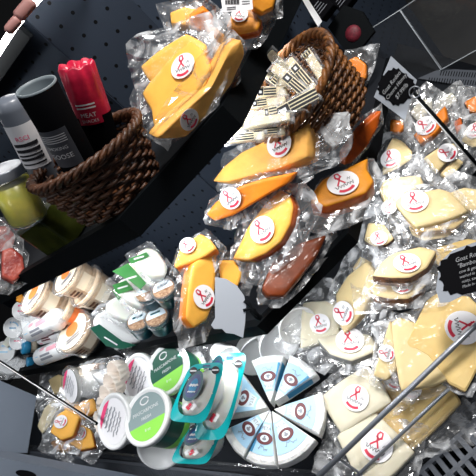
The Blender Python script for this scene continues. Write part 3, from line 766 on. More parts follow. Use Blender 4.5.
basket('dark brown wicker basket holding the black canister and red topped bag on the upper shelf', c1, (-1.05, -1.32), 62*dist_px(c1), .72, .105, -38, .76, 'wicker', 10, 14, rimmat='wicker')
c2 = vf(289, 89, 'F', .13)
basket('honey brown wicker basket filled with wrapped string cheese on the lower shelf', c2, (-1.5, -1.0), 59*dist_px(c2), 1.0, .115, 118, .8, 'caned', 15, 18, rimmat='caned', tube=.0034)

# rolled goods in the dark basket
P = atd(36, 86, D1-.09); k = (-.72, -1.28); n = nv(P, k); r = 21.5*dist_px(P); e1, e2 = frame(n, 0)
t = thing('canister', 'open black canister with a grey label standing in the dark wicker basket', 'canister', P-n*.22)
mb = MB(); mb.lathe(P, n, [(0, -.22), (r*.9, -.22), (r*.93, -.218), (r, -.002), (r-.001, 0)]); part(mb, 'body', 'blackfoil', t, True)
mb = MB(); mb.lathe(P, n, [(r, -.002), (r, .001), (r-.0025, .001), (r-.004, -.004), (r-.006, -.06), (0, -.075)]); part(mb, 'inner_lining', 'inside', t, True, label='grey inner lining')
def onsurf(px, py, off=.0012):                     # the label's middle on the side of the roll
    d = ray(px, py); best = None
    for i in range(400):
        q = O + d*(D1-.25+i*.001); w = q-P; z = w.dot(n)
        if (w-n*z).length < r*.97 and z < 0: best = q; break
    return best or atd(px, py, D1)
q = onsurf(58, 150); w = q-P; z0 = w.dot(n); rd = (w-n*z0).normalized(); tg = n.cross(rd)
if tg.dot(CX) < 0: tg = -tg
def wrap(x, y, off=.001): a = x/(r*.965); return P + n*(z0+y) + (rd*math.cos(a)+tg*math.sin(a))*(r*(1+.07*(z0+y)/.2)+off)
mb = MB()
mb.loft([[wrap(-.03+.06*i/12, y) for i in range(13)] for y in (-.035, -.012, .012, .035)], False)
lb = part(mb, 'label', 'darklabel', t, True)
mb = MB(); mb.text('SMOKING', .0085, lambda x, y: wrap(x, y+.002, .0016)); mb.text('GOOSE', .0125, lambda x, y: wrap(x, y-.014, .0016))
for i in range(4): mb.loft([[wrap(-.024+.048*j/8, .026-i*.004-h, .0016) for j in range(9)] for h in (0, .0014)], False)
part(mb, 'print', 'textw', lb)

P = atd(76, 66, D1-.02); k = (-.55, -1.5); n = nv(P, k); r = 19*dist_px(P); e1, e2 = frame(n, 0)
t = thing('snack_bag', 'black bag with a crimped crimson foil top in the dark wicker basket', 'bag', P-n*.17)
def ruf(z, s, amp): return [P + n*(z+amp*.6*math.sin(7*a)) + (e1*math.cos(a)*1.0+e2*math.sin(a)*.8)*(r*s + amp*math.sin(9*a)) for a in [q*2*math.pi/72 for q in range(72)]]
mb = MB(); mb.loft([ruf(-.085, 1.0, .0002), ruf(-.05, 1.0, .0006), ruf(-.02, .98, .001), ruf(0, .93, .003), ruf(.004, .8, .004), ruf(-.006, .6, .003), ruf(-.012, .2, .001)], True); part(mb, 'foil_top', 'redfoil', t, True, label='crimped crimson foil top')
mb = MB(); mb.loft([ruf(-.17, .9, 0), ruf(-.12, .97, 0), ruf(-.084, 1.0, .0002)], True); part(mb, 'body', 'blackfoil', t, True)
best = None
for i in range(500):
    q = atd(87, 111, D1-.3+i*.001); w = q-P; z = w.dot(n)
    if (w-n*z).dot(e1)**2 + ((w-n*z).dot(e2)/.8)**2 < r*r and z < 0: best = q; break
q = best or atd(87, 111, D1-.1); z0 = (q-P).dot(n); w = (q-P)-n*z0; a0 = math.atan2(w.dot(e2)/.8, w.dot(e1))
sgn = 1 if (e1*math.cos(a0+.3)+e2*.8*math.sin(a0+.3)-e1*math.cos(a0)-e2*.8*math.sin(a0)).dot(CX) > 0 else -1
def wrap2(x, y, off=.0015): a = a0+sgn*x/r; return P + n*(z0+y) + (e1*math.cos(a)+e2*.8*math.sin(a))*(r+off)
mb = MB(); mb.loft([[wrap2(x, y) for x in [-.022+.044*i/10 for i in range(11)]] for y in (-.026, -.01, .006, .018)], False, 0)
mb.loft([[wrap2(-.014+.028*i/10, y) for i in range(11)] for y in (.017, .026)], False, 0)
lb = part(mb, 'label', 'redfoil', t, True)
mb = MB(); mb.text('MEAT', .011, lambda x, y: wrap2(x, y-.008, .002)); mb.text('SNACKS', .008, lambda x, y: wrap2(x, y-.019, .002))
for y in (.004, .010): mb.loft([[wrap2(-.017+.034*i/8, y+h, .002) for i in range(9)] for h in (0, .0028)], False)
part(mb, 'print', 'textw', lb)

P = atd(7, 97, D1-.03); n = nv(P, (-.7, -1.4)); r = 16*dist_px(P); e1, e2 = frame(n, 0)
t = thing('snack_roll', 'silver grey wrapped roll with a white label, leftmost in the dark basket', 'roll', P-n*.2)
mb = MB(); mb.lathe(P, n, [(0, -.2), (r*.9, -.2), (r, -.19), (r, -.02), (r*.9, -.004), (r*.5, .0), (0, .0)]); part(mb, 'wrap', 'greyfoil', t, True)
best = None
for i in range(500):
    q = atd(27, 148, D1-.3+i*.001); w = q-P; z = w.dot(n)
    if (w-n*z).length < r: best = q; break
q = best or atd(27, 148, D1); z0 = (q-P).dot(n); rd = ((q-P)-n*z0).normalized(); tg = n.cross(rd)
if tg.dot(CX) < 0: tg = -tg
def wrap3(x, y, off=.001): a = x/r; return P + n*(z0+y) + (rd*math.cos(a)+tg*math.sin(a))*(r+off)
mb = MB(); mb.loft([[wrap3(-.03+.06*i/12, y) for i in range(13)] for y in (-.04, -.015, .015, .042)], False)
lb = part(mb, 'label', 'paper', t, True)
mb = MB(); mb.text('RSCI', .012, lambda x, y: wrap3(x, y+.018, .0016), 0)
for y, h, mi in ((.003, .006, 1), (-.008, .006, 1), (-.016, .0035, 1), (-.024, .005, 1), (-.033, .003, 1)):
    mb.loft([[wrap3(-.022+.044*i/10, y+d, .0016) for i in range(11)] for d in (0, h)], False, mi)
part(mb, 'print', ['pink', 'ink'], lb)

# jars at the left of the upper shelf
P = atd(2, 168, D1+.06); n = nv(P, (-.85, -1.6)); r = 22*dist_px(P); Lj = .115
t = thing('pickle_jar', 'glass jar of yellow-green pickles with a grey metal lid at the left edge', 'jar', P-n*Lj)
mb = MB(); mb.lathe(P, n, [(0, -Lj), (r*.86, -Lj), (r*.95, -Lj+.008), (r*.95, -.03), (r*.86, -.02), (r*.86, -.012)]); part(mb, 'glass', 'clear', t, True)
mb = MB(); mb.lathe(P, n, [(0, -Lj+.004), (r*.84, -Lj+.004), (r*.91, -Lj+.012), (r*.91, -.032), (0, -.03)]); part(mb, 'pickles', 'olive', t, True)
mb = MB(); mb.lathe(P, n, [(r*.92, -.018), (r*.93, -.002), (r*.9, .0), (r*.8, -.001), (0, -.001)], 60); part(mb, 'lid', 'steel', t, True)
P = vf(57, 252, 'L', .012); P.z = US
ex = V((S2, -S2, 0)); ey = V((S2, S2, 0)); W_ = 27*dist_px(P); H_ = .047
cc = P + ey*(W_+.004) + V((0, 0, H_+.001))
t = thing('olive_jar', 'dark square jar of green brine standing at the rail below the wicker basket', 'jar', cc - V((0, 0, H_)))
mb = MB(); mb.box(cc, (ex, ey, XYZ[2]), (W_, W_, H_), 0, .004); part(mb, 'glass', 'pickle', t)
mb = MB(); mb.box(cc + V((0, 0, H_-.004)), (ex, ey, XYZ[2]), (W_+.0015, W_+.0015, .006), 0, .002); part(mb, 'lid', 'clear', t)

cheese('clear pack of sliced red cured meat at the left edge of the upper shelf', [(2,250),(12,247),(23,256),(25,272),(14,282),(2,276)], vf(14,264,'L',.02), (.1,-.3), .03, 'meat', 'meat', None, name='cured_meat_pack', cat='meat pack', bagpts=[(-8,238),(18,236),(30,252),(28,282),(8,294),(-10,290)])
cheese('clear pack with a white and red label behind the cured meat pack', [(-4,226),(8,226),(16,236),(12,250),(-4,252)], vf(6,238,'L',.07), (.1,-.3), .03, 'meat', 'paper', None, name='cured_meat_pack', cat='meat pack', fm='haze', margin=.015)

# string cheese sticks in the honey basket
SG = 'string cheese sticks in the honey basket'
def stickpack(label, cx, cyy, ang, Lpx, Wpx, D, k, lab=(.15, .6)):
    P = atd(cx, cyy, D); n = nv(P, k); F = Face(P, n); m_ = dist_px(P)
    a = math.radians(ang); c0 = F.px(cx, cyy); u = (F.px(cx+math.cos(a), cyy+math.sin(a))-c0).normalized(); v = V((-u.y, u.x))
    e1 = F.e1*u.x+F.e2*u.y; e2 = F.e1*v.x+F.e2*v.y
    t = thing('string_cheese_pack', label, 'cheese pack', P-n*.005, SG)
    hl, hw = Lpx*m_/2, Wpx*m_/2
    mb = MB(); mb.box(P, (e1, e2, n), (hl*.86, hw*.62, .0055), 0, .002); part(mb, 'cheese_stick', 'chip', t)
    mb = MB(); N = 16; rows = []
    for i in range(N+1):
        x = -hl+2*hl*i/N; f = min(1, (1-abs(x)/hl)*5)
        rows.append([P + e1*x + e2*y*hw + n*((.0075 if abs(y) < .7 else .001)*f + .0015*nz((x*90, y*3), 1, cx)) for y in (-1, -.68, 0, .68, 1)])
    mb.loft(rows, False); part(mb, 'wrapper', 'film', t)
    mb = MB(); x0, x1 = -hl+2*hl*lab[0], -hl+2*hl*lab[1]
    def q(x, y, z=.0088): return P + e1*x + e2*y*hw + n*z
    mb.add([q(x0, -.62), q(x1, -.62), q(x1, .62), q(x0, .62)], [(0,1,2,3)], 0)
    g = .0092; xm = x0+(x1-x0)*.3
    for (a0, a1, b0, b1, mi) in ((x0, xm, -.5, .5, 1), (xm+.001, x1, -.5, -.25, 1), (xm+.001, x1, -.1, .12, 1), (xm+.001, x1, .25, .52, 1)):
        mb.add([q(a0, b0, g), q(a1, b0, g), q(a1, b1, g), q(a0, b1, g)], [(0,1,2,3)], mi)
    mb.add([q(x0+(xm-x0)*.25, -.2, .0096), q(x0+(xm-x0)*.75, -.2, .0096), q(x0+(xm-x0)*.75, .2, .0096), q(x0+(xm-x0)*.25, .2, .0096)], [(0,1,2,3)], 2)
    part(mb, 'label', ['chip', 'ink', 'textw'], t)
Db = depth(c2)
for lb_, cx, cyy, an, Lp, Wp, dd, k, la in (
    ('string cheese stick standing tallest at the right rim of the honey basket', 319, 72, 58, 52, 15, -.03, (-.3,-.2), (.02, .12)),
    ('string cheese stick with black label fanned left of the tallest one', 303, 77, 50, 56, 15, -.05, (-.3,-.3), (.25, .7)),
    ('string cheese stick with its black label square near the middle of the honey basket', 289, 80, 40, 50, 15, -.065, (-.2,-.3), (.4, .95)),
    ('string cheese stick lying across the front of the honey basket, long black label uppermost', 298, 104, -28, 48, 19, -.095, (-.2,-.2), (.05, .95)),
    ('string cheese stick lying under the long black label', 278, 112, -12, 62, 15, -.085, (-.2,-.4), (.3, .5)),
    ('string cheese stick at the left front of the honey basket, label at its end', 262, 122, -10, 66, 15, -.09, (-.2,-.4), (.02, .2)),
    ('string cheese stick with black and white label, bottom left of the honey basket', 262, 133, -4, 54, 13, -.075, (-.2,-.4), (.05, .8)),
    ('string cheese stick at the left back of the honey basket with small label marks', 268, 93, -4, 46, 14, -.045, (-.2,-.3), (.3, .7)),
    ('string cheese stick under the small label marks, pale with clear ends', 262, 104, -8, 56, 13, -.06, (-.2,-.3), (.35, .6)),
    ('string cheese stick deepest at the back of the honey basket, mostly film', 282, 66, 46, 44, 15, -.03, (-.3,-.2), (.8, .98)),
    ('string cheese stick at the far left of the honey basket, close to the upper rail', 247, 118, 0, 40, 14, -.07, (-.2,-.3), (.1, .35)),
    ('string cheese stick lowest of all at the left, against the upper rail', 246, 138, -6, 44, 13, -.085, (-.2,-.3), (.05, .7)),
    ('string cheese stick upright at the back left of the honey basket', 272, 78, 38, 44, 14, -.02, (-.3,-.3), (.5, .7))):
    stickpack(lb_, cx, cyy, an, Lp, Wp, Db+dd, k, la)

# behind the honey basket
cheese('orange cheese piece in a loose clear bag behind the honey basket', [(348,60),(356,56),(366,64),(366,78),(356,84),(348,76)], vf(357,70,'R',.06), (-.2,-.2), .03, 'orange', 'deep', [3,4], bagpts=[(342,48),(360,46),(380,38),(374,66),(362,92),(346,86)])
P = vf(355, 34, 'R', .10); n = nv(P, (-.3,-.1)); F = Face(P, n)
t = thing('berry_pouch', 'black pouch with a round dark red berry picture behind the honey basket', 'pouch', P)
mb = MB(); mb.poly([F.at(F.px(x, y)) for x, y in ((330,28),(346,6),(364,12),(376,32),(360,52),(346,50))][::-1], n, .02); part(mb, 'pouch', 'black', t)
mb = MB(); c = F.px(355, 34); rr = 8*dist_px(P)
mb.lathe(F.at(c, .02), n, [(rr, 0), (rr*.9, .004), (rr*.5, .008), (0, .009)], 28); part(mb, 'berry_picture', 'berry', t, True)
for lb_, x, y in (('dark carton with small white lettering at the top edge, right of the shelf end', 322, 6), ('second dark carton with small white lettering at the top edge, further right', 342, -1)):
    P = vf(x, y, 'R', .12); n = nv(P, (-.4, -.2)); F = Face(P, n); t = thing('food_carton', lb_, 'carton', P, 'dark cartons behind the honey basket')
    e1, e2 = frame(n, -40); m_ = dist_px(P)
    mb = MB(); mb.box(P, (e1, e2, n), (9*m_, 12*m_, .02), 0, .002); part(mb, 'box', 'blackfoil', t)
    mb = MB(); 
    for j in range(4): mb.stroke([P + e1*(-6+j*.5)*m_ + e2*(-6+j*3)*m_ + n*.0206, P + e1*(5-j)*m_ + e2*(-6+j*3)*m_ + n*.0206], n, .0014)
    part(mb, 'print', 'greyink', t)
# white tag on the upper shelf's right end
P = vf(311, 12, 'R', -.004); n = nv(P, (.2, .1)); F = Face(P, n)
t = thing('shelf_tag', 'narrow blank white tag hanging at the right end of the upper shelf', 'tag', P)
mb = MB(); mb.poly([F.at(F.px(x, y)) for x, y in ((300,-4),(306,-4),(322,21),(318,27))][::-1], n, .002); part(mb, 'tag', 'white', t)
mb = MB(); mb.tube([F.at(F.px(319, 25)), F.at(F.px(325, 34)), F.at(F.px(333, 46))], .0012, 6); part(mb, 'wire', 'steel', t)
# ------------------------------------------------------------------ lower shelf, left: tubs and packs
def lid_spot(col, fr=.55, dy=0, bars=0):
    def art(ld, c, n, e1, e2, r):
        mb = MB(); mb.disc(c - n*.0012, e1, e2, r*.86, mi=0); mb.disc(c + e2*r*dy, e1, e2, r*fr*.7, mi=1, th=.0008)
        for i in range(bars): mb.stroke([c + e1*(-.4*r) + e2*r*(-.35-.14*i) + n*.001, c + e1*.4*r + e2*r*(-.35-.14*i) + n*.001], n, r*.07, 2)
        part(mb, 'lid_label', ['cream_lab', col, 'greyink'], ld)
    return art
M['cream_lab'] = mat('cream_label', (.84, .74, .58), .4)
HG = 'hummus tubs on the lower shelf'
def hum(label, x, y, rpx, dlt, k, Lm=.062, art=True, band=False):
    P = vf(x, y, 'L', dlt)
    b = None
    rt, n, e1, e2 = tub(label, P, k, rpx*dist_px(P), Lm, 'hummus_tub', 'tub', 'clear', 'clear', group=HG, content='hummus', art=lid_spot('orangep', .5, .1, 2) if art else None, band=b, ang=-30, smooth=True)
    r = rpx*dist_px(P); v = (O-P).normalized(); v = (v-n*v.dot(n)).normalized(); w = n.cross(v)
    if w.dot(CD) < 0: w = -w
    def S(z, a): rr = r*.97+(r*.84-r*.97)*(-z/Lm)+.001; return P + n*z + (v*math.cos(a)+w*math.sin(a))*rr
    mb = MB()
    for z0, z1, a0, a1, mi in ((-.3, -.72, -.5, .35, 0), (-.34, -.42, .5, .95, 1), (-.48, -.56, .5, .95, 1), (-.62, -.68, .5, .9, 1)):
        mb.loft([[S(Lm*(z0+(z1-z0)*i/6), a0+(a1-a0)*j/6) for i in range(7)] for j in range(7)], False, mi)
    part(mb, 'side_label', ['orangep' if band else 'cream_lab', 'brown'], rt, True)
hum('hummus tub with an orange dot on its lid, nearest in front of the stack', 72, 331, 23, .03, (-1.15, -.6), .07)
hum('hummus tub lying behind the orange dot lid, its side facing the shelf rail', 86, 352, 19, .04, (-1.4, -.3), .06, art=False)
hum('hummus tub lying on its side at the far left of the hummus stack', 33, 294, 22, .10, (-1.5, -.75), .085, art=True)
hum('hummus tub with an orange label on its side, second from the left', 58, 309, 21, .085, (-1.6, -.75), .085, art=False, band=True)
hum('hummus tub at the top of the stack just under the upper shelf rail', 66, 274, 22, .14, (-1.5, -.75), .08, art=True)
hum('hummus tub leaning right of the top one, next to the white pouches', 84, 285, 22, .13, (-1.5, -.75), .085, art=False)

GG = 'white pouches with green labels on the lower shelf'
def pouch(label, poly, green, dlt, k, t=.03):
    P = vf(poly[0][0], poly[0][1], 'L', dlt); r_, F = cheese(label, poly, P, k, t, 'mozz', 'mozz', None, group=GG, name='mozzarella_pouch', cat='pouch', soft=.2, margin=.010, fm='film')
    mb = MB(); mb.poly([F.at(F.px(*q), .0035) for q in green][::-1], F.n, .0008)
    gl = part(mb, 'green_label', 'packgreen', r_)
    cx = sum(q[0] for q in green)/len(green); cy_ = sum(q[1] for q in green)/len(green)
    mb = MB(); a = F.px(cx-5, cy_+1.5); b = F.px(cx+5, cy_-1.5); mb.stroke([F.at(a, .0047), F.at(b, .0047)], F.n, .004); part(mb, 'print', 'textw', gl)
pouch('white cheese pouch farthest right under the upper shelf, rounded top', [(136,254),(146,247),(157,249),(168,266),(166,276),(154,276),(140,266)], [(128,260),(146,253),(149,257),(131,265)], .10, (.2,-.6))
pouch('white cheese pouch with green corner, second behind the front pouches', [(126,264),(140,258),(150,266),(160,282),(150,288),(136,280)], [(112,272),(128,264),(146,284),(140,290),(130,282)], .085, (.2,-.5))
pouch('white cheese pouch with green label across its top, between hummus and seed cups', [(116,282),(130,276),(140,284),(150,298),(142,308),(126,300)], [(112,286),(126,281),(134,290),(118,295)], .065, (.1,-.5))
pouch('white cheese pouch with an orange mark and green upper edge', [(104,304),(120,294),(134,300),(144,314),(134,322),(114,316)], [(112,290),(124,285),(132,294),(118,301)], .05, (.1,-.45))
r_, F = cheese('front white pouch with a dark green side, nearest the lower shelf rail', [(92,318),(106,309),(122,307),(138,326),(144,340),(130,344),(108,339)], vf(115, 325, 'L', .045), (.2,-.7), .03, 'white', 'white', None, group=GG, name='mozzarella_pouch', cat='pouch', soft=.16, margin=.008)
mb = MB(); mb.poly([F.at(F.px(*q), .004) for q in ((90,329),(99,325),(122,342),(136,346),(122,350),(106,347))][::-1], F.n, .001); gl = part(mb, 'green_label', 'green', r_)
mb = MB(); mb.stroke([F.at(F.px(104, 338), .0055), F.at(F.px(117, 346), .0055)], F.n, .004); part(mb, 'print', 'textw', gl)

SGp = 'seed topped spread cups on the lower shelf'
def teal_top(ld, c, n, e1, e2, r):
    mb = MB(); mb.disc(c - n*.001, e1, e2, r*.88, mi=0); segdisc(mb, c, n, e1, e2, r*.8, -.15, .97, 1); mb.stroke([c - e1*r*.4 + e2*r*.3 + n*.0012, c + e1*r*.4 + e2*r*.3 + n*.0012], n, r*.16, 2)
    part(mb, 'lid_label', ['seed', 'skyw', 'deepteal'], ld)
for lb_, x, y, d in (('seed topped cup at the back right of the four cups', 163, 288, .06), ('seed topped cup at the back left of the four cups', 146, 291, .07), ('seed topped cup at the front right of the four cups', 156, 316, .03), ('seed topped cup at the front left of the four cups', 138, 320, .04)):
    P = vf(x, y, 'L', d); tub(lb_, P, (-.55, -.85), 13*dist_px(P), .05, 'spread_cup', 'cup', 'deepteal', 'clear', group=SGp, content='seed', art=teal_top, taper=.9, rim=.002, ang=-25)

# small wrapped cheeses at the left end of the lower shelf
def ball(label, x, y, rpx, dlt, k, matn, col, L=.035, name='cheese_tub', group=None):
    P = vf(x, y, 'L', dlt)
    def art(ld, c, n, e1, e2, r):
        mb = MB(); mb.stroke([c + e1*r*.6*math.cos(a) + e2*r*.6*math.sin(a) + n*.002 for a in [.3+i*.22 for i in range(9)]], n, r*.18, 0); mb.stroke([c - e1*r*.35 + n*.002, c + e1*r*.35 + n*.002], n, r*.14, 0)
        part(mb, 'lid_print', col, ld)
    tub(label, P, k, rpx*dist_px(P), L, name, 'tub', matn, matn, group=group or 'small white tubs at the left end of the lower shelf', art=art, taper=.9, rim=.002)
ball('small white tub with faint blue print under the hummus tubs', 13, 328, 10.0, .08, (-.5, .1), 'white', 'blue')
ball('small white tub at the left edge just above the shelf rail', 4, 352, 10.6, .05, (-.4, -.1), 'white', 'sky')
ball('small white tub with pink print, between the two blue caps and the left edge', 17, 341, 8.3, .06, (-.5, 0), 'white', 'pink')
ball('small white tub highest at the left end by the shelf rail', 21, 311, 9.4, .11, (-.5, .1), 'white', 'pink')
def log(label, a, b, rpx, dlt, mats_, group='cheese logs in printed white film'):
    A = vf(*a, 'L', dlt); B = vf(*b, 'L', dlt-.01); ax = (B-A).normalized(); L = (B-A).length; r = rpx*dist_px(A)
    t = thing('cheese_log', label, 'cheese', (A+B)/2 - XYZ[2]*r, group)
    mb = MB(); mb.lathe(A, ax, [(0, -.004), (r*.5, -.002), (r*.85, .006), (r, .016), (r, L*.5), (r, L-.016), (r*.85, L-.006), (r*.5, L+.002), (0, L+.004)], 28); part(mb, 'wrap', 'white', t, True)
    v = -(A-O).normalized(); v = (v - ax*v.dot(ax)).normalized(); w = ax.cross(v)
    def S(z, a_, off=.0008): return A + ax*z + (v*math.cos(a_)+w*math.sin(a_))*(r+off)
    mb = MB()
    for z0, z1, a0, a1, mi in ((L*.12, L*.24, -1.2, .9, 1), (L*.3, L*.7, .15, .42, 2), (L*.32, L*.66, -.2, .02, 2), (L*.55, L*.9, -.75, -.3, 0), (L*.3, L*.45, -.95, -.6, 0)):
        mb.loft([[S(z0+(z1-z0)*i/6, a_) for i in range(7)] for a_ in (a0, (a0+a1)/2, a1)], False, mi)
    part(mb, 'print', mats_, t)
log('cheese log in white film with red and blue print below the orange labelled tub', (31,333), (60,318), 9.5, .06, ['palepink', 'sky', 'greyink'])
log('cheese log in white film lying nearest the shelf rail, dark lettering along it', (41,357), (70,345), 9, .03, ['palepink', 'sky', 'greyink'])
log('cheese log in pink printed film between the two larger logs', (40,340), (62,334), 5, .05, ['palepink', 'pink', 'maroon'])
def capped(label, x, y, rpx, dlt, L):
    P = vf(x, y, 'L', dlt); n = nv(P, (-1.6, .1)); r = rpx*dist_px(P); t = thing('blue_capped_jar', label, 'jar', P - n*L, 'small jars with blue caps')
    mb = MB(); mb.lathe(P, n, [(0, -L), (r*.85, -L), (r*.95, -L+.006), (r*.9, -.02)]); part(mb, 'body', 'cream_lab', t, True)
    mb = MB(); mb.lathe(P, n, [(r, -.026), (r*1.04, -.024), (r*1.04, -.002), (r*.95, 0), (0, 0)], 30); part(mb, 'cap', 'blue', t, True, label='blue screw cap')
capped('white jar with a blue cap lying between the printed cheese logs', 22, 347, 7, .045, .05)
capped('smaller blue capped jar lying at the shelf rail', 27, 362, 4.5, .03, .035)
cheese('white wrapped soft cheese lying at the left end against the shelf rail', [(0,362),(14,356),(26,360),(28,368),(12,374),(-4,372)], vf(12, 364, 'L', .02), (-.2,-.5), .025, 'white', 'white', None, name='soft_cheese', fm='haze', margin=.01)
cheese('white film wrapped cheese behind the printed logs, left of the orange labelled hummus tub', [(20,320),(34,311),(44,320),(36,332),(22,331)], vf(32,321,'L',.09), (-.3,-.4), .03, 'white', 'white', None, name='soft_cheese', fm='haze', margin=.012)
cheese('small gold wrapped nugget at the left end under the upper shelf rail', [(16,296),(21,293),(25,298),(21,303),(16,301)], vf(20, 298, 'L', .14), (-.2,-.2), .02, 'amber', 'amber', None, name='cheese_nugget', bag=False)
cheese('pale green flat pack standing at the left end beside the small white tubs', [(2,344),(10,332),(14,336),(8,348)], vf(8, 340, 'L', .09), (-.2,-.2), .01, 'mozz', 'lime', None, name='flat_pack', cat='pack', bag=False)
# ------------------------------------------------------------------ bottom deck, left and middle
def dk(x, y, h, pull=0):                           # deck point pulled towards the viewer
    P = deck(x, y, h); return O + (P-O)*(1-pull)
YG = 'orange cheese packs at the left end of the bottom deck'
cheese('upright pale cheese wedge in a wide clear bag, leftmost on the bottom deck', [(37,426),(44,408),(54,398),(58,408),(48,428),(42,434)], dk(46,415,.05,.12), (-.5,0), .03, 'pale', 'pale', None, group=YG, bagpts=[(31,400),(56,372),(72,380),(66,410),(52,440),(40,440)])
cheese('pale orange cheese piece behind the two bright orange blocks', [(62,402),(76,392),(94,398),(98,410),(84,420),(66,416)], dk(80,406,.05,.13), (-.1,-.3), .03, 'gold', 'orange', [2,3,4], group=YG)
cheese('bright orange cheese block with a slanted sticker, left of the two at the deck lip', [(50,432),(57,415),(66,409),(80,417),(73,436),(61,440)], dk(65,424,.06,.2), (-.35,-.3), .035, 'yellow', 'orange', [3,4,5], stick=(61,422,7,-65), group=YG)
cheese('bright orange cheese block with a slanted sticker, right of the two at the deck lip', [(66,441),(73,428),(80,423),(91,430),(95,447),(80,450)], dk(80,437,.06,.15), (-.35,-.3), .035, 'yellow', 'orange', [3,4,5], stick=(80,434,7,-65), group=YG)
cheese('amber cheese corner in crumpled film under the two orange blocks', [(50,442),(60,438),(72,444),(70,452),(56,450)], dk(60,444,.03,.13), (-.1,-.3), .03, 'amber', 'deep', None, group=YG)
cheese('creamy cheese piece at the back left under the shelf rail', [(48,380),(58,374),(70,378),(66,390),(54,394)], dk(58,384,.05,.12), (-.2,-.3), .03, 'cream', 'cream', None, group=YG)
def pinklid(ld, c, n, e1, e2, r):
    mb = MB(); mb.disc(c - n*.0012, e1, e2, r*.86, mi=0)
    segdisc(mb, c, n, e1, e2, r*.84, .70, .96, 1)
    for i, (y, w) in enumerate(((.5, .3), (.32, .45), (.1, .5), (-.08, .4), (-.26, .5), (-.42, .35))):
        mb.stroke([c + e1*r*(-w+2*w*j/10) + e2*r*(y+.035*math.sin(j*2.4+i)) + n*.0012 for j in range(11)], n, r*(.035 if i > 2 else .05), 2)
    part(mb, 'lid_label', ['paper', 'pink', 'greyink'], ld)
P = dk(70, 386, .08, .22)
tub('clear round deli tub with a white and pink lid label, left of the white tubs', P, (-1.3, .25), 19*dist_px(P), .12, 'deli_tub', 'tub', 'clear', 'clear', content='curd', art=pinklid, ang=-60)
WG = 'large white tubs on the bottom deck'
D_ = depth(dk(125, 418, .10, .30))
P = atd(113, 421, D_)
tub('large white tub with pink edged lid at the deck lip, left of the green one', P, (-1.05, .1), 25.5*dist_px(P), .10, 'yogurt_tub', 'tub', 'white', 'white', group=WG, art=pinklid, ang=-75)
P = atd(138, 379, D_+.12)
tub('large white tub with a pink edged lid standing behind at the shelf rail', P, (-1.0, .1), 24*dist_px(P), .10, 'yogurt_tub', 'tub', 'white', 'white', group=WG, art=pinklid, ang=-65)
def greenlid(top):
    def art(ld, c, n, e1, e2, r):
        mb = MB(); segdisc(mb, c, n, e1, e2, r*.87, -.28, .99, 0, -.0012); segdisc(mb, c, n, e1, e2, r*.87, -.99, -.28, 1, -.0012)
        mp = pmap(c, e1, e2, n, -.0004)
        mb.text('MASCARPONE', r*.19, lambda x, y: mp(x, y+r*.22), 2); mb.text('FRESH', r*.17, lambda x, y: mp(x, y-r*.05), 2)
        mb.stroke([c + e1*r*.2*math.cos(a) + e2*r*(.6+.14*math.sin(a)) - n*.0004 for a in [i*.5 for i in range(13)]], n, r*.05, 2)
        mb.text('8 oz', r*.15, lambda x, y: mp(x, y-r*.5), 2)
        part(mb, 'lid_label', [top, 'lime', 'textw'], ld)
    return art
M['greylid'] = mat('grey_green_print', (.25, .33, .34), .3)
P = atd(146, 416, D_-.06)
tub('large green and lime labelled white tub in front, its grey-green lid facing the viewer', P, (-.9, -.3), 27.5*dist_px(P), .115, 'mascarpone_tub', 'tub', 'white', 'white', group=WG, art=greenlid('greylid'), ang=-18, band=([(.14, .62, 0), (.62, .8, 1)], ['green', 'lime']))
P = atd(166, 369, D_+.06)
tub('green lidded white tub with lime lower edge behind, under the shelf rail', P, (-.9, -.25), 25*dist_px(P), .11, 'mascarpone_tub', 'tub', 'white', 'white', group=WG, art=greenlid('green'), ang=-22, band=([(.16, .6, 0), (.6, .75, 1)], ['green', 'lime']))
P = atd(159, 449, D_+.02)
tub('white tub with a lime band lying under the front green labelled tub', P, (-.2, .5), 21*dist_px(P), .07, 'mascarpone_tub', 'tub', 'white', 'white', group=WG, ang=-20, band=([(.1, .5, 1)], ['green', 'lime']))
cheese('white wrapped cheese pack lying behind the clear deli tub under the shelf rail', [(92,374),(118,363),(132,366),(128,380),(104,385)], atd(112, 374, D_+.2), (-.1,-.5), .03, 'white', 'white', None, name='white_cheese_pack', cat='cheese pack', fm='haze', group='white wrapped packs under the shelf rail')
cheese('white wrapped cheese pack between the green lidded tub and the teal packs', [(183,356),(200,350),(207,362),(198,378),(186,374)], atd(194, 364, D_+.1), (-.1,-.5), .03, 'white', 'white', None, name='white_cheese_pack', cat='cheese pack', fm='haze', group='white wrapped packs under the shelf rail')
# crimped beige cartons peeping out between the deli tub and the white tubs
for i, (x, y) in enumerate(((114,374),(110,386),(106,398),(103,410),(100,424))):
    P = atd(x, y, D_+.10-.012*i); n = nv(P, (-1.2, .5)); e1, e2 = frame(n, 0)
    r = 13*dist_px(P); mb = MB()
    mb.loft([[P + (e1*math.cos(a)+e2*math.sin(a))*(r*s*(1+.05*math.sin(14*a))) + n*z for a in [q*2*math.pi/84 for q in range(84)]] for s, z in ((.2, -.03), (.8, -.03), (1, 0), (.94, .002), (.75, -.024), (.1, -.026))], True)
    solo(mb, 'crimped_cup', 'kraft', ('beige crimped paper cup, uppermost in the row behind the white tubs', 'beige crimped paper cup, second from the top in its row', 'beige crimped paper cup in the middle of its row', 'beige crimped paper cup, second from the bottom of its row', 'beige crimped paper cup lowest in its row, by the orange blocks')[i], 'cup', 'crimped paper cups behind the white tubs', True)

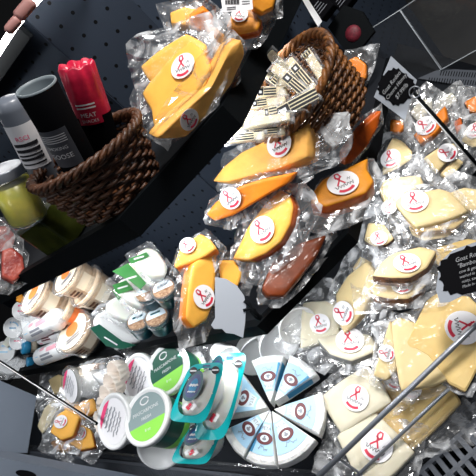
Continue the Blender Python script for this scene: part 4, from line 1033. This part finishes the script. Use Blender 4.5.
# teal film packs
def tealpack(label, quad, D, k, ballpos, ballr, motif):
    P = atd(sum(q[0] for q in quad)/4, sum(q[1] for q in quad)/4, D); n = nv(P, k); F = Face(P, n)
    Q = [F.px(*q) for q in quad]                   # TL TR BR BL
    def B(u, v): return Q[0].lerp(Q[1], u).lerp(Q[3].lerp(Q[2], u), v)
    t = thing('mozzarella_pack', label, 'cheese pack', F.at(B(.5, .5), -.045), 'teal printed mozzarella packs')
    N = 48
    def sq(s, a):                                  # superellipse in the pack's own coordinates
        c_, s_ = math.cos(a), math.sin(a); e = .35
        return (.5+.5*s[0]*math.copysign(abs(c_)**e, c_), .5+s[2]+.5*s[1]*math.copysign(abs(s_)**e, s_))
    out = [sq((1, 1, 0), q*2*math.pi/N) for q in range(N)]
    inn = [(.5+.41*math.copysign(abs(math.cos(a))**.75, math.cos(a)), .49+.40*math.copysign(abs(math.sin(a))**.75, math.sin(a))) for a in [q*2*math.pi/N for q in range(N)]]
    mb = MB()
    o_ = [F.at(B(*p), .004*nz((p[0]*3, p[1]*3), 1, quad[0][0])) for p in out]; i_ = [F.at(B(*p), .004) for p in inn]
    mb.loft([o_, i_, [p - n*.0012 for p in i_], [p - n*.0012 for p in o_], o_], True); part(mb, 'printed_film', 'teal', t)
    mb = MB(); cen = F.at(B(.5, .49), .012)
    mb.loft([i_] + [[cen.lerp(p, s) + n*(.010*(1-s*s) - .012*s*0) for p in i_] for s in (.8, .5, .15)], True); part(mb, 'clear_window', 'cling', t, True)
    mb = MB(); bc = F.at(B(.60 if ballr < 22 else .5, .52), -.024)
    e1 = (B(1.02, .5)-B(.5, .5)); e2 = (B(.5, .07)-B(.5, .5)); e1 = F.e1*e1.x+F.e2*e1.y; e2 = F.e1*e2.x+F.e2*e2.y
    R_ = []
    for i in range(13):
        th = math.pi*i/12
        R_.append([bc + e2*math.cos(th) + (e1*math.cos(a) + n*math.sin(a)*.036)*math.sin(th)*(1+.04*nz((a, th), 1, ballr)) for a in [q*2*math.pi/28 for q in range(28)]])
    mb.loft(R_, True); part(mb, 'mozzarella', 'mozz', t, True)
    mb = MB(); u0, v0 = motif
    def egg(s, mi, z): mb.poly(([F.at(B(u0+s*.17*math.cos(a)*(1+.12*math.sin(a)), v0+s*.2*math.sin(a)), z) for a in [q*2*math.pi/28 for q in range(28)]])[::-1], n, .0006, mi)
    egg(1.3, 4, .0215); egg(1, 0, .0225); egg(.62, 1, .0235)
    mb.stroke([F.at(B(u0-.11+.022*i, v0-.01+.015*math.sin(i*2)), .0245) for i in range(11)], n, .004, 2)
    mb.stroke([F.at(B(u0-.1+.02*i, v0+.1+.01*math.sin(i*2.3)), .0245) for i in range(11)], n, .002, 2)
    for u in (.2, .8):
        c_ = F.at(B(u, .14), .006); f1, f2 = frame(n, 0); mb.disc(c_, f1, -f2 if f1.cross(f2).dot(n) < 0 else f2, 4*dist_px(c_), mi=3); mb.stroke([c_ - f1*.007 + n*.001, c_ + f1*.007 + n*.001], n, .003, 2)
    for i in range(3): mb.stroke([F.at(B(.36+.1*i, .8), .021), F.at(B(.44+.1*i, .72), .021)], n, .009, (2, 5, 2)[i])
    for i in range(6): mb.stroke([F.at(B(.42+.035*i, .045), .006), F.at(B(.43+.035*i, .075), .006)], n, .0025, 0)
    part(mb, 'print', ['navy', 'blue', 'textw', 'ink', 'deepteal', 'red'], t)
D2 = D_-.10
tealpack('teal mozzarella pack behind, only its upper right corner and right side showing', [(213,354),(249,352),(226,440),(192,440)], D2+.03, (-.2, -.1), (231,395), 22, (.25, .3))
tealpack('teal mozzarella pack lowest at the deck lip, dark oval motif upper left', [(189,425),(226,422),(208,465),(169,463)], D2+.05, (-.2, -.2), (218,444), 21, (.36, .34))
tealpack('teal mozzarella pack in front, two black discs on its upper corners', [(190,364),(226,362),(206,424),(167,421)], D2-.005, (-.25, -.15), (212,398), 15, (.42, .42))
# white nested containers behind the teal packs
for i, (x, y, rp) in enumerate(((258,356,22),(280,344,23),(298,326,21),(228,360,15))):
    P = dk(x, y, .03, .05) if i < 3 else atd(x, y, D2+.12); n = nv(P, (.5, .55)); e1, e2 = frame(n, 0); r = rp*dist_px(P)
    mb = MB(); mb.lathe(P, n, [(0, -.05), (r*.7, -.05), (r*.78, -.02), (r*.88, -.018), (r*.9, -.008), (r*.97, -.006), (r, 0), (r*.96, .002), (r*.9, -.003), (r*.75, -.012), (r*.72, -.03), (0, -.034)], 44)
    solo(mb, 'white_container', 'white', ('white plastic container lying open, left of three behind the brie wheel', 'white plastic container lying open, middle of three behind the brie wheel', 'white plastic container lying open, nearest the square white cheese', 'white plastic lid just behind the rear teal pack')[i], 'container', 'white plastic containers behind the teal packs', True)

# ------------------------------------------------------------------ brie wheel of wrapped wedges
Pw = dk(275, 412, .075, .08); nw = nv(Pw, (-.28, -.33)); Fw = Face(Pw, nw)
Rw = 53*dist_px(Pw); TH = .042
def wedge(label, mid, span, off, lift=0, side=0, tlt=0):
    mid_ = math.radians(mid); u0 = V((math.cos(mid_), math.sin(mid_))); h = math.radians(span)/2 - .02
    c = Fw.px(271, 409)
    # Face axes: e1 photo right, e2 photo down
    t = thing('brie_wedge', label, 'cheese', Fw.at(c + u0*Rw*.5, -TH), 'wrapped wedges of the brie wheel')
    def W(rr, a, z): 
        d = V((math.cos(mid_+a), math.sin(mid_+a))); p = c + u0*off*Rw + d*rr*Rw
        return Fw.at(p, z + lift + tlt*(p-c).dot(V((-u0.y, u0.x))))
    N = 14; A_ = [-h+2*h*i/N for i in range(N+1)]
    def ring(s, z, rr): # outline: apex side then arc
        o = [W(.04+(1-s)*.06, 0, z)]
        for i in (1, 2, 3): o.append(W(.04+(rr-.04)*i/4, -h*s, z))
        o += [W(rr*(1+.012*nz((a*6+mid, z*60), 1)), a*s, z) for a in A_]
        for i in (3, 2, 1): o.append(W(.04+(rr-.04)*i/4, h*s, z))
        return o
    rings = [ring(.3, 0, .6), ring(.92, 0, .93), ring(.985, -.003, .985), ring(1, -.008, 1.0), ring(1, -TH*.5, 1.012), ring(1, -TH+.006, 1.0), ring(.97, -TH, .97), ring(.3, -TH, .5)]
    mb = MB(); mb.loft(rings, True, 0, cap=True); part(mb, 'brie', 'bloom', t, False)
    # paper label over the top
    mb = MB(); z = .0012
    def pad(r0, r1, s, mi, zz): 
        n_ = 10
        mb.loft([[W(rr, -h*s+2*h*s*i/n_, zz) for i in range(n_+1)] for rr in (r0, (r0+r1)/2, r1)], False, mi)
    pad(.26, .84, .93, 1, z); pad(.3, .62, .6, 2, z+.0003)
    if side:
        s_ = side*h*1.0
        d_ = V((-math.sin(mid_+s_), math.cos(mid_+s_)))*side*.0012
        mb.add([W(.3, s_, -.002)+Fw.e1*d_.x+Fw.e2*d_.y, W(.86, s_, -.002)+Fw.e1*d_.x+Fw.e2*d_.y, W(.86, s_, -TH*.75)+Fw.e1*d_.x+Fw.e2*d_.y, W(.3, s_, -TH*.75)+Fw.e1*d_.x+Fw.e2*d_.y], [(0,1,2,3)], 0)
        mb.add([W(.66, s_*.93, z+.0004), W(.84, s_*.93, z+.0004), W(.84, s_*.75, z+.0004), W(.3, s_*.88, z+.0004)], [(0,1,2,3)], 0)
    lb = part(mb, 'paper_label', ['blue', 'sky', 'skyw'], t)
    mb = MB(); q = W(.55, 0, z+.0008); er = (W(.6, 0, z)-W(.5, 0, z)).normalized(); et = nw.cross(er)
    rr = Rw*.135
    mb.disc(q, er, et, rr*.8, rr*1.15, mi=0); mb.disc(q + nw*.0005, er, et, rr*.45, rr*.6, mi=1); mb.disc(q + nw*.001 + er*rr*.08, er, et, rr*.2, rr*.3, mi=2); mb.disc(q + nw*.001 - er*rr*.22, er, et, rr*.12, rr*.14, mi=2)
    # lettering: the name towards the apex, script towards the rim, both read from the rim inwards
    f1, f2 = -et, -er
    if f1.cross(f2).dot(nw) < 0: f1 = -f1
    mb.text('FETA', Rw*.085, lambda x, y: W(.37, 0, z+.0009) + f1*x + f2*y, 2)
    mb.stroke([W(.72, -h*.42, z+.0009) + (f1*(-.0)+f2*0) + et*0 + (W(.72, h*.42, z)-W(.72, -h*.42, z))*(i/12) + er*(.02*Rw*math.sin(i*1.9)+.03*Rw*math.sin(i*.6)) for i in range(13)], nw, .0012, 2)
    part(mb, 'print', ['maroon', 'skyw', 'greyink'], lb)
wedge('brie wedge at the upper left of the wheel, its blue side strip facing right', -92, 42, .07, .004, 1)
wedge('brie wedge at the upper right of the wheel with the broad blue side showing', -48, 42, .10, .012, 1)
wedge('brie wedge at the right of the wheel, beside the whole-stickered white cheese', 9, 48, .02)
wedge('brie wedge at the lower right of the wheel with much white rind showing', 61, 50, .0)
wedge('brie wedge at the bottom of the wheel, narrow, nearest the deck lip', 104, 36, .0, .003, 1)
wedge('brie wedge at the lower left of the wheel next to the teal packs', 143, 40, .0)
wedge('brie wedge at the left of the wheel, above the lower left wedge', 205, 62, .04, .002)

# ------------------------------------------------------------------ signs
def plaque(F, cx, cyy, w, h, ang, z, th):
    """a bracket-shaped plaque outline in the sign's plane; w, h in photo pixels"""
    pts = []
    a = math.radians(ang); c = F.px(cx, cyy); u = (F.px(cx+math.cos(a), cyy+math.sin(a))-c); v = (F.px(cx-math.sin(a), cyy+math.cos(a))-c)
    q = [(0,-1.0),(.10,-.88),(.5,-.86),(.62,-.72),(.80,-.74),(.84,-.55),(.97,-.5),(.9,-.25),(.92,-.1),(1.0,0)]
    q = q + [(x, -y) for x, y in q[-2::-1]]; q = q + [(-x, y) for x, y in q[-2:0:-1]]
    return [F.at(c + u*x*w + v*y*h, z) for x, y in q], (lambda x, y, zz=0: F.at(c + u*x + v*y, z+th+zz))
def sign(label, F, outer, pl, lines, stake, ring=None, fan=1):
    t = thing('chalk_sign', label, 'sign', F.at(F.px(*stake[-1])))
    mb = MB(); o = [F.at(F.px(*q)) for q in outer]
    if (o[1]-o[0]).cross(o[2]-o[1]).dot(F.n) < 0: o.reverse()
    mb.poly(o, F.n, .0016); part(mb, 'card', 'card', t, label='grey border card')
    mb = MB(); p, mp = plaque(F, *pl, .0018, .0008)
    if (p[1]-p[0]).cross(p[2]-p[1]).dot(F.n) < 0: p.reverse()
    mb.poly(p, F.n, .0008); pq = part(mb, 'chalk_panel', 'chalk', t)
    mb = MB()
    for s, size, yy in lines: mb.text(s, size, lambda x, y: mp(x, yy-y, .0006), 0, shear=.3)
    part(mb, 'lettering', 'chalkink', pq)
    if len(stake) > 1:
        mb = MB(); mb.tube([F.at(F.px(*q), -.004) for q in stake], .0042, 10); part(mb, 'stake', 'black', t, True)
        mb = MB(); n_ = F.n; A = [F.at(F.px(x-1.2, y+2.2), .001) for x, y in stake]; mb.tube(A, .0016, 6); part(mb, 'stake_edge', 'white', t, True, label='white edge strip of the stake')
    if ring:
        mb = MB(); c = F.px(*ring); r = 5.5*dist_px(F.at(c)); mb.tube([F.at(c + V((math.cos(a), math.sin(a)))*r, .003) for a in [q*2*math.pi/24 for q in range(24)]], .0016, 7, closed=True); part(mb, 'ring', 'steel', t, True)
P = vf(400, 88, 'R', -.05); n = nv(P, (-.1, .05)); F = Face(P, n)
sign('chalk sign with grey diamond card on a long stake, before the clear divider', F, [(391,56),(417,80),(405,120),(374,97)], (396, 87, 17, 19, 118-180+10), [('Goat Rodeo', 5.6, -6), ('Chevre Honey', 5.2, 0), ('$7.99/lb', 5.6, 7)], [(414,93),(440,122),(478,166)], (415, 92))
P = dk(462, 268, .25, 0); n = nv(P, (-.1, -.1)); F = Face(P, n)
sign('chalk sign with scalloped grey edge reading Bamboozle, cut off by the right edge', F, [(436,290),(440,262),(453,250),(476,242),(506,236),(514,272),(490,290),(466,294),(450,302),(440,303)], (474, 269, 38, 25, -17), [('Goat Rodeo', 6.4, -13.5), ('"Bamboozle"', 6.0, -7), ("cow & goat's milk", 4.4, -1), ('washed in craft beer', 4.0, 4), ('nutty, savory, fudgy', 4.0, 9), ('Made in Allison Park', 4.0, 14)], [(505,270),(520,330)])
# stake crossing the left end of the bottom deck
mb = MB(); A, B = atd(-12, 354, 1.35), atd(97, 424, D_+.0); mb.tube([A, A.lerp(B, .5), B], .004, 10)
t = thing('sign_stake', 'black stake with a white edge slanting across the left end of the deck', 'stake', B)
part(mb, 'stake', 'black', t, True); mb = MB(); off = V((0, 0, .004))+FW*-.003; mb.tube([A+off, B+off], .0014, 6); part(mb, 'stake_edge', 'white', t, True, label='white edge strip')
# ------------------------------------------------------------------ clear dividers and the end panel
def acryl(name, label, pts, n, th=.004):
    t = thing(name, label, 'divider', pts[0], 'clear acrylic dividers')
    mb = MB(); mb.poly(pts, n, th); part(mb, 'panel', 'acryl', t)
    mb = MB(); mb.tube([p + n*th/2 for p in pts], .0022, 6, closed=True); part(mb, 'edge', 'edge', t, True)
Pd = deck(441, 70, .01); Dd = depth(Pd)
nL = V((S2, S2, 0)); A = Pd; T = atd(400, 10, Dd*1.0)
T = V((A.x, A.y, A.z + (onplane(400, 10, A, V((FW.x, FW.y, 0)).normalized()).z - A.z)))
Lp = V((-S2, S2, 0))
acryl('acrylic_divider', 'clear acrylic divider at the upper right, standing behind the pointed chalk sign', [A, T, T + Lp*.15, A + Lp*.15], nL)
Rv = V((.75, -.66, 0)).normalized()
acryl('acrylic_divider', 'clear acrylic panel joined to the divider and running out at the top right corner', [A + Rv*.004, T + Rv*.004, T + Rv*.35, A + Rv*.35], V((.66, .75, 0)))
tt = thing('slotted_tray', 'empty black slotted tray beyond the clear divider at the right edge', 'tray', deck(460, 80, 0))
(pp, pn), = [q_ for q_ in deck_planes(.004)][2:3]
g_ = lambda x, y: onplane(x, y, pp, pn)
mb = MB(); mb.poly([g_(*q_) for q_ in ((418,79),(441,69),(500,73),(500,92))][::-1], pn, .003); part(mb, 'tray', 'bumper', tt)
mb = MB()
for i in range(22):
    for ya_, yb_ in ((71.5, 76.5), (78.5, 83.5)):
        x_ = 440+i*2.6; dx_ = 0 if ya_ < 75 else -12
        if x_+dx_ > 424: mb.stroke([g_(x_+dx_+1.6, ya_+i*.16)+pn*.0034, g_(x_+dx_, yb_+i*.16)+pn*.0034], pn, .0028)
part(mb, 'slots', 'chalk', tt)
# grey end panel of the case, seen at the lower left
q0, q1 = atd(-20, 372, 1.75), atd(36, 396, 1.75); q2, q3 = atd(27, 452, 1.75), atd(-20, 452, 1.75)
mb = MB(); mb.poly([q0, q3, q2, q1], -(O-q0).normalized()*-1, .02); struct(mb, 'wall_end', 'gable')
bq = [atd(x, y, 1.55) for x, y in ((-30,452),(64,470),(150,486),(150,540),(-30,540))]
bn_ = (bq[1]-bq[0]).cross(bq[3]-bq[0]).normalized(); bn_ = bn_ if bn_.dot(O-bq[0]) > 0 else -bn_
mb = MB(); mb.loft([bq, [p - bn_*.05 for p in bq]], True, 0, cap=True)
ce = atd(26, 474, 1.55); f1, f2 = (bq[1]-bq[0]).normalized(), bn_.cross((bq[1]-bq[0]).normalized()); mb.disc(ce, f1, f2, .032, .011, mi=1, th=.001)
struct(mb, 'trim_3', ['gable', 'chalk'])
